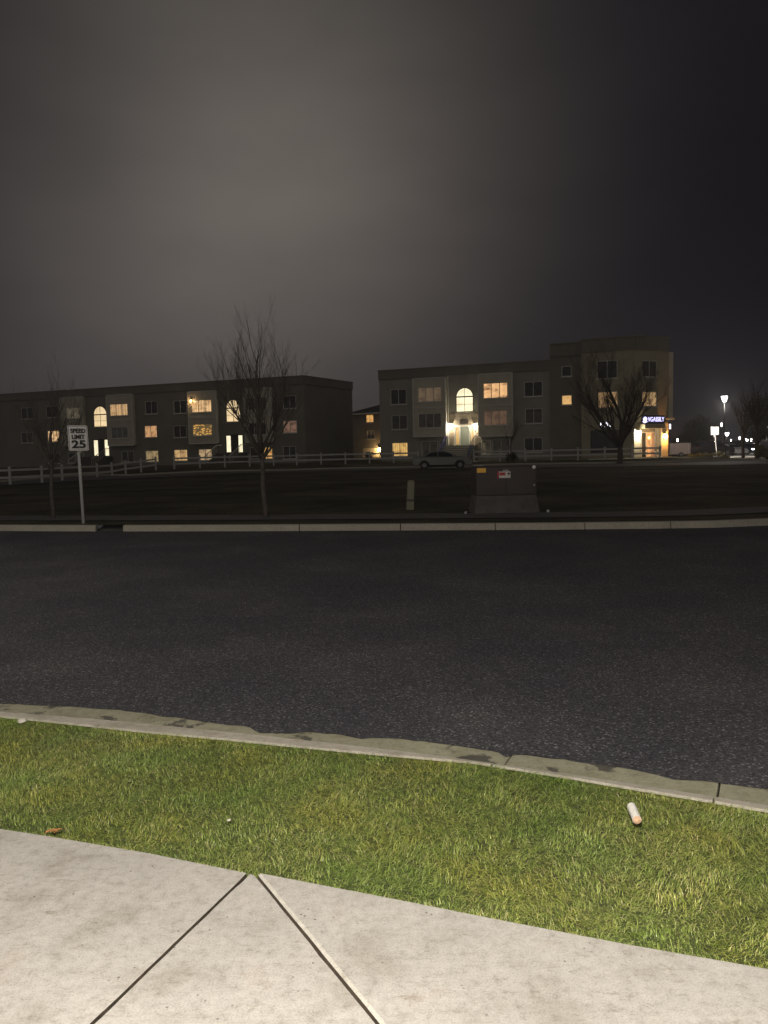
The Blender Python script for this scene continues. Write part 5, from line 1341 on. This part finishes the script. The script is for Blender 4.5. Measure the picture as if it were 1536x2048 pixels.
def pebble(px, py, z, r, label):
    bm = bmesh.new(); bmesh.ops.create_icosphere(bm, subdivisions=2, radius=r)
    for v in bm.verts: v.co *= 1 + .3 * noise.noise(v.co * (1.2 / r) + Vector((px, 0, 0))); v.co.z *= .6
    me = bpy.data.meshes.new('pebble'); bm.to_mesh(me); bm.free(); me.materials.append(M['stone'])
    o = bpy.data.objects.new('pebble', me); COL.objects.link(o); o.location = onz(px, py, z); tag(o, label, 'stone')
pebble(45, 1441, -.005, .028, 'pale stone on the near kerb at the left edge')
pebble(458, 1640, .012, .009, 'tiny white pebble in the middle of the grass')

# ------------------------------------------------------------------ thin haze volume, added to lift the dark distance
hz = MB(); hz.box((0, 140, 6.5), 560, 520, 16.0)
hm = bpy.data.materials.new('night_haze'); hm.use_nodes = True; hn = hm.node_tree; hn.nodes.clear()
ho_ = hn.nodes.new('ShaderNodeOutputMaterial'); hv = hn.nodes.new('ShaderNodeVolumePrincipled'); hn.links.new(hv.outputs[0], ho_.inputs['Volume'])
hv.inputs['Color'].default_value = (.95, .95, .97, 1); hv.inputs['Density'].default_value = HAZE; hv.inputs['Anisotropy'].default_value = .5
tag(hz.build('haze', hm), kind='stuff')

# ------------------------------------------------------------------ sky
w = bpy.data.worlds.new('World'); SC.world = w; w.use_nodes = True
nt = w.node_tree; nt.nodes.clear()
out = nt.nodes.new('ShaderNodeOutputWorld'); bg = nt.nodes.new('ShaderNodeBackground'); nt.links.new(bg.outputs[0], out.inputs[0])
tc = nt.nodes.new('ShaderNodeTexCoord'); dirv = tc.outputs['Generated']
def lobe(px, py, sig, stretch=None):
    c = ray(px, py).normalized()
    sb = nd(nt, 'ShaderNodeVectorMath', operation='DISTANCE'); nt.links.new(dirv, sb.inputs[0]); sb.inputs[1].default_value = c
    m1 = nd(nt, 'ShaderNodeMath', operation='POWER'); nt.links.new(sb.outputs['Value'], m1.inputs[0]); m1.inputs[1].default_value = 2
    m2 = nd(nt, 'ShaderNodeMath', operation='MULTIPLY'); nt.links.new(m1.outputs[0], m2.inputs[0]); m2.inputs[1].default_value = -1 / (2 * sig * sig)
    m3 = nd(nt, 'ShaderNodeMath', operation='EXPONENT'); nt.links.new(m2.outputs[0], m3.inputs[0]); return m3.outputs[0]
def scaled(f, col):
    n = nd(nt, 'ShaderNodeVectorMath', operation='SCALE'); n.inputs[0].default_value = col; nt.links.new(f, n.inputs['Scale']); return n.outputs[0]
def vadd(a, b):
    n = nd(nt, 'ShaderNodeVectorMath', operation='ADD'); nt.links.new(a, n.inputs[0]); nt.links.new(b, n.inputs[1]); return n.outputs[0]
g1 = scaled(lobe(510, 440, .172), (.081, .072, .061))
g2 = scaled(lobe(330, 800, .26), (.028, .0255, .0255))
g3 = vadd(scaled(lobe(800, 420, .14), (.007, .0055, .005)), scaled(lobe(560, 10, .16), (.034, .031, .025)))
bk = nd(nt, 'ShaderNodeSeparateXYZ'); nt.links.new(dirv, bk.inputs[0])
mr = nd(nt, 'ShaderNodeMapRange'); nt.links.new(bk.outputs[1], mr.inputs[0]); mr.inputs[1].default_value = .45; mr.inputs[2].default_value = -.5; mr.inputs[3].default_value = 0; mr.inputs[4].default_value = 1
g4 = scaled(mr.outputs[0], (.110, .102, .090))
tot = vadd(vadd(g1, g2), vadd(g3, g4))
cst = nd(nt, 'ShaderNodeVectorMath', operation='ADD'); nt.links.new(tot, cst.inputs[0]); cst.inputs[1].default_value = (.0062, .0058, .0082)
# low cloud: slow brightness changes of the overcast
mp = nd(nt, 'ShaderNodeMapping'); mp.inputs['Scale'].default_value = (2.2, 2.2, 5.0); nt.links.new(dirv, mp.inputs['Vector'])
cl = nd(nt, 'ShaderNodeTexNoise', Scale=1.0, Detail=4.0, Roughness=.5); nt.links.new(mp.outputs[0], cl.inputs['Vector'])
rc = ramp(nt, cl.outputs[0], [(0.3, (.80, .80, .82)), (0.7, (1.2, 1.18, 1.16))])
fin = mixc(nt, 1.0, cst.outputs[0], rc.outputs[0], 'MULTIPLY')
nt.links.new(fin, bg.inputs[0]); bg.inputs[1].default_value = 1.0

# ------------------------------------------------------------------ render settings
SC.render.engine = 'CYCLES'
SC.view_settings.view_transform = 'Standard'; SC.view_settings.look = 'None'
SC.view_settings.exposure = 0.0; SC.view_settings.gamma = 1.0
SC.cycles.use_denoising = True
SC.cycles.max_bounces = 6; SC.cycles.diffuse_bounces = 3; SC.cycles.sample_clamp_indirect = 4.0
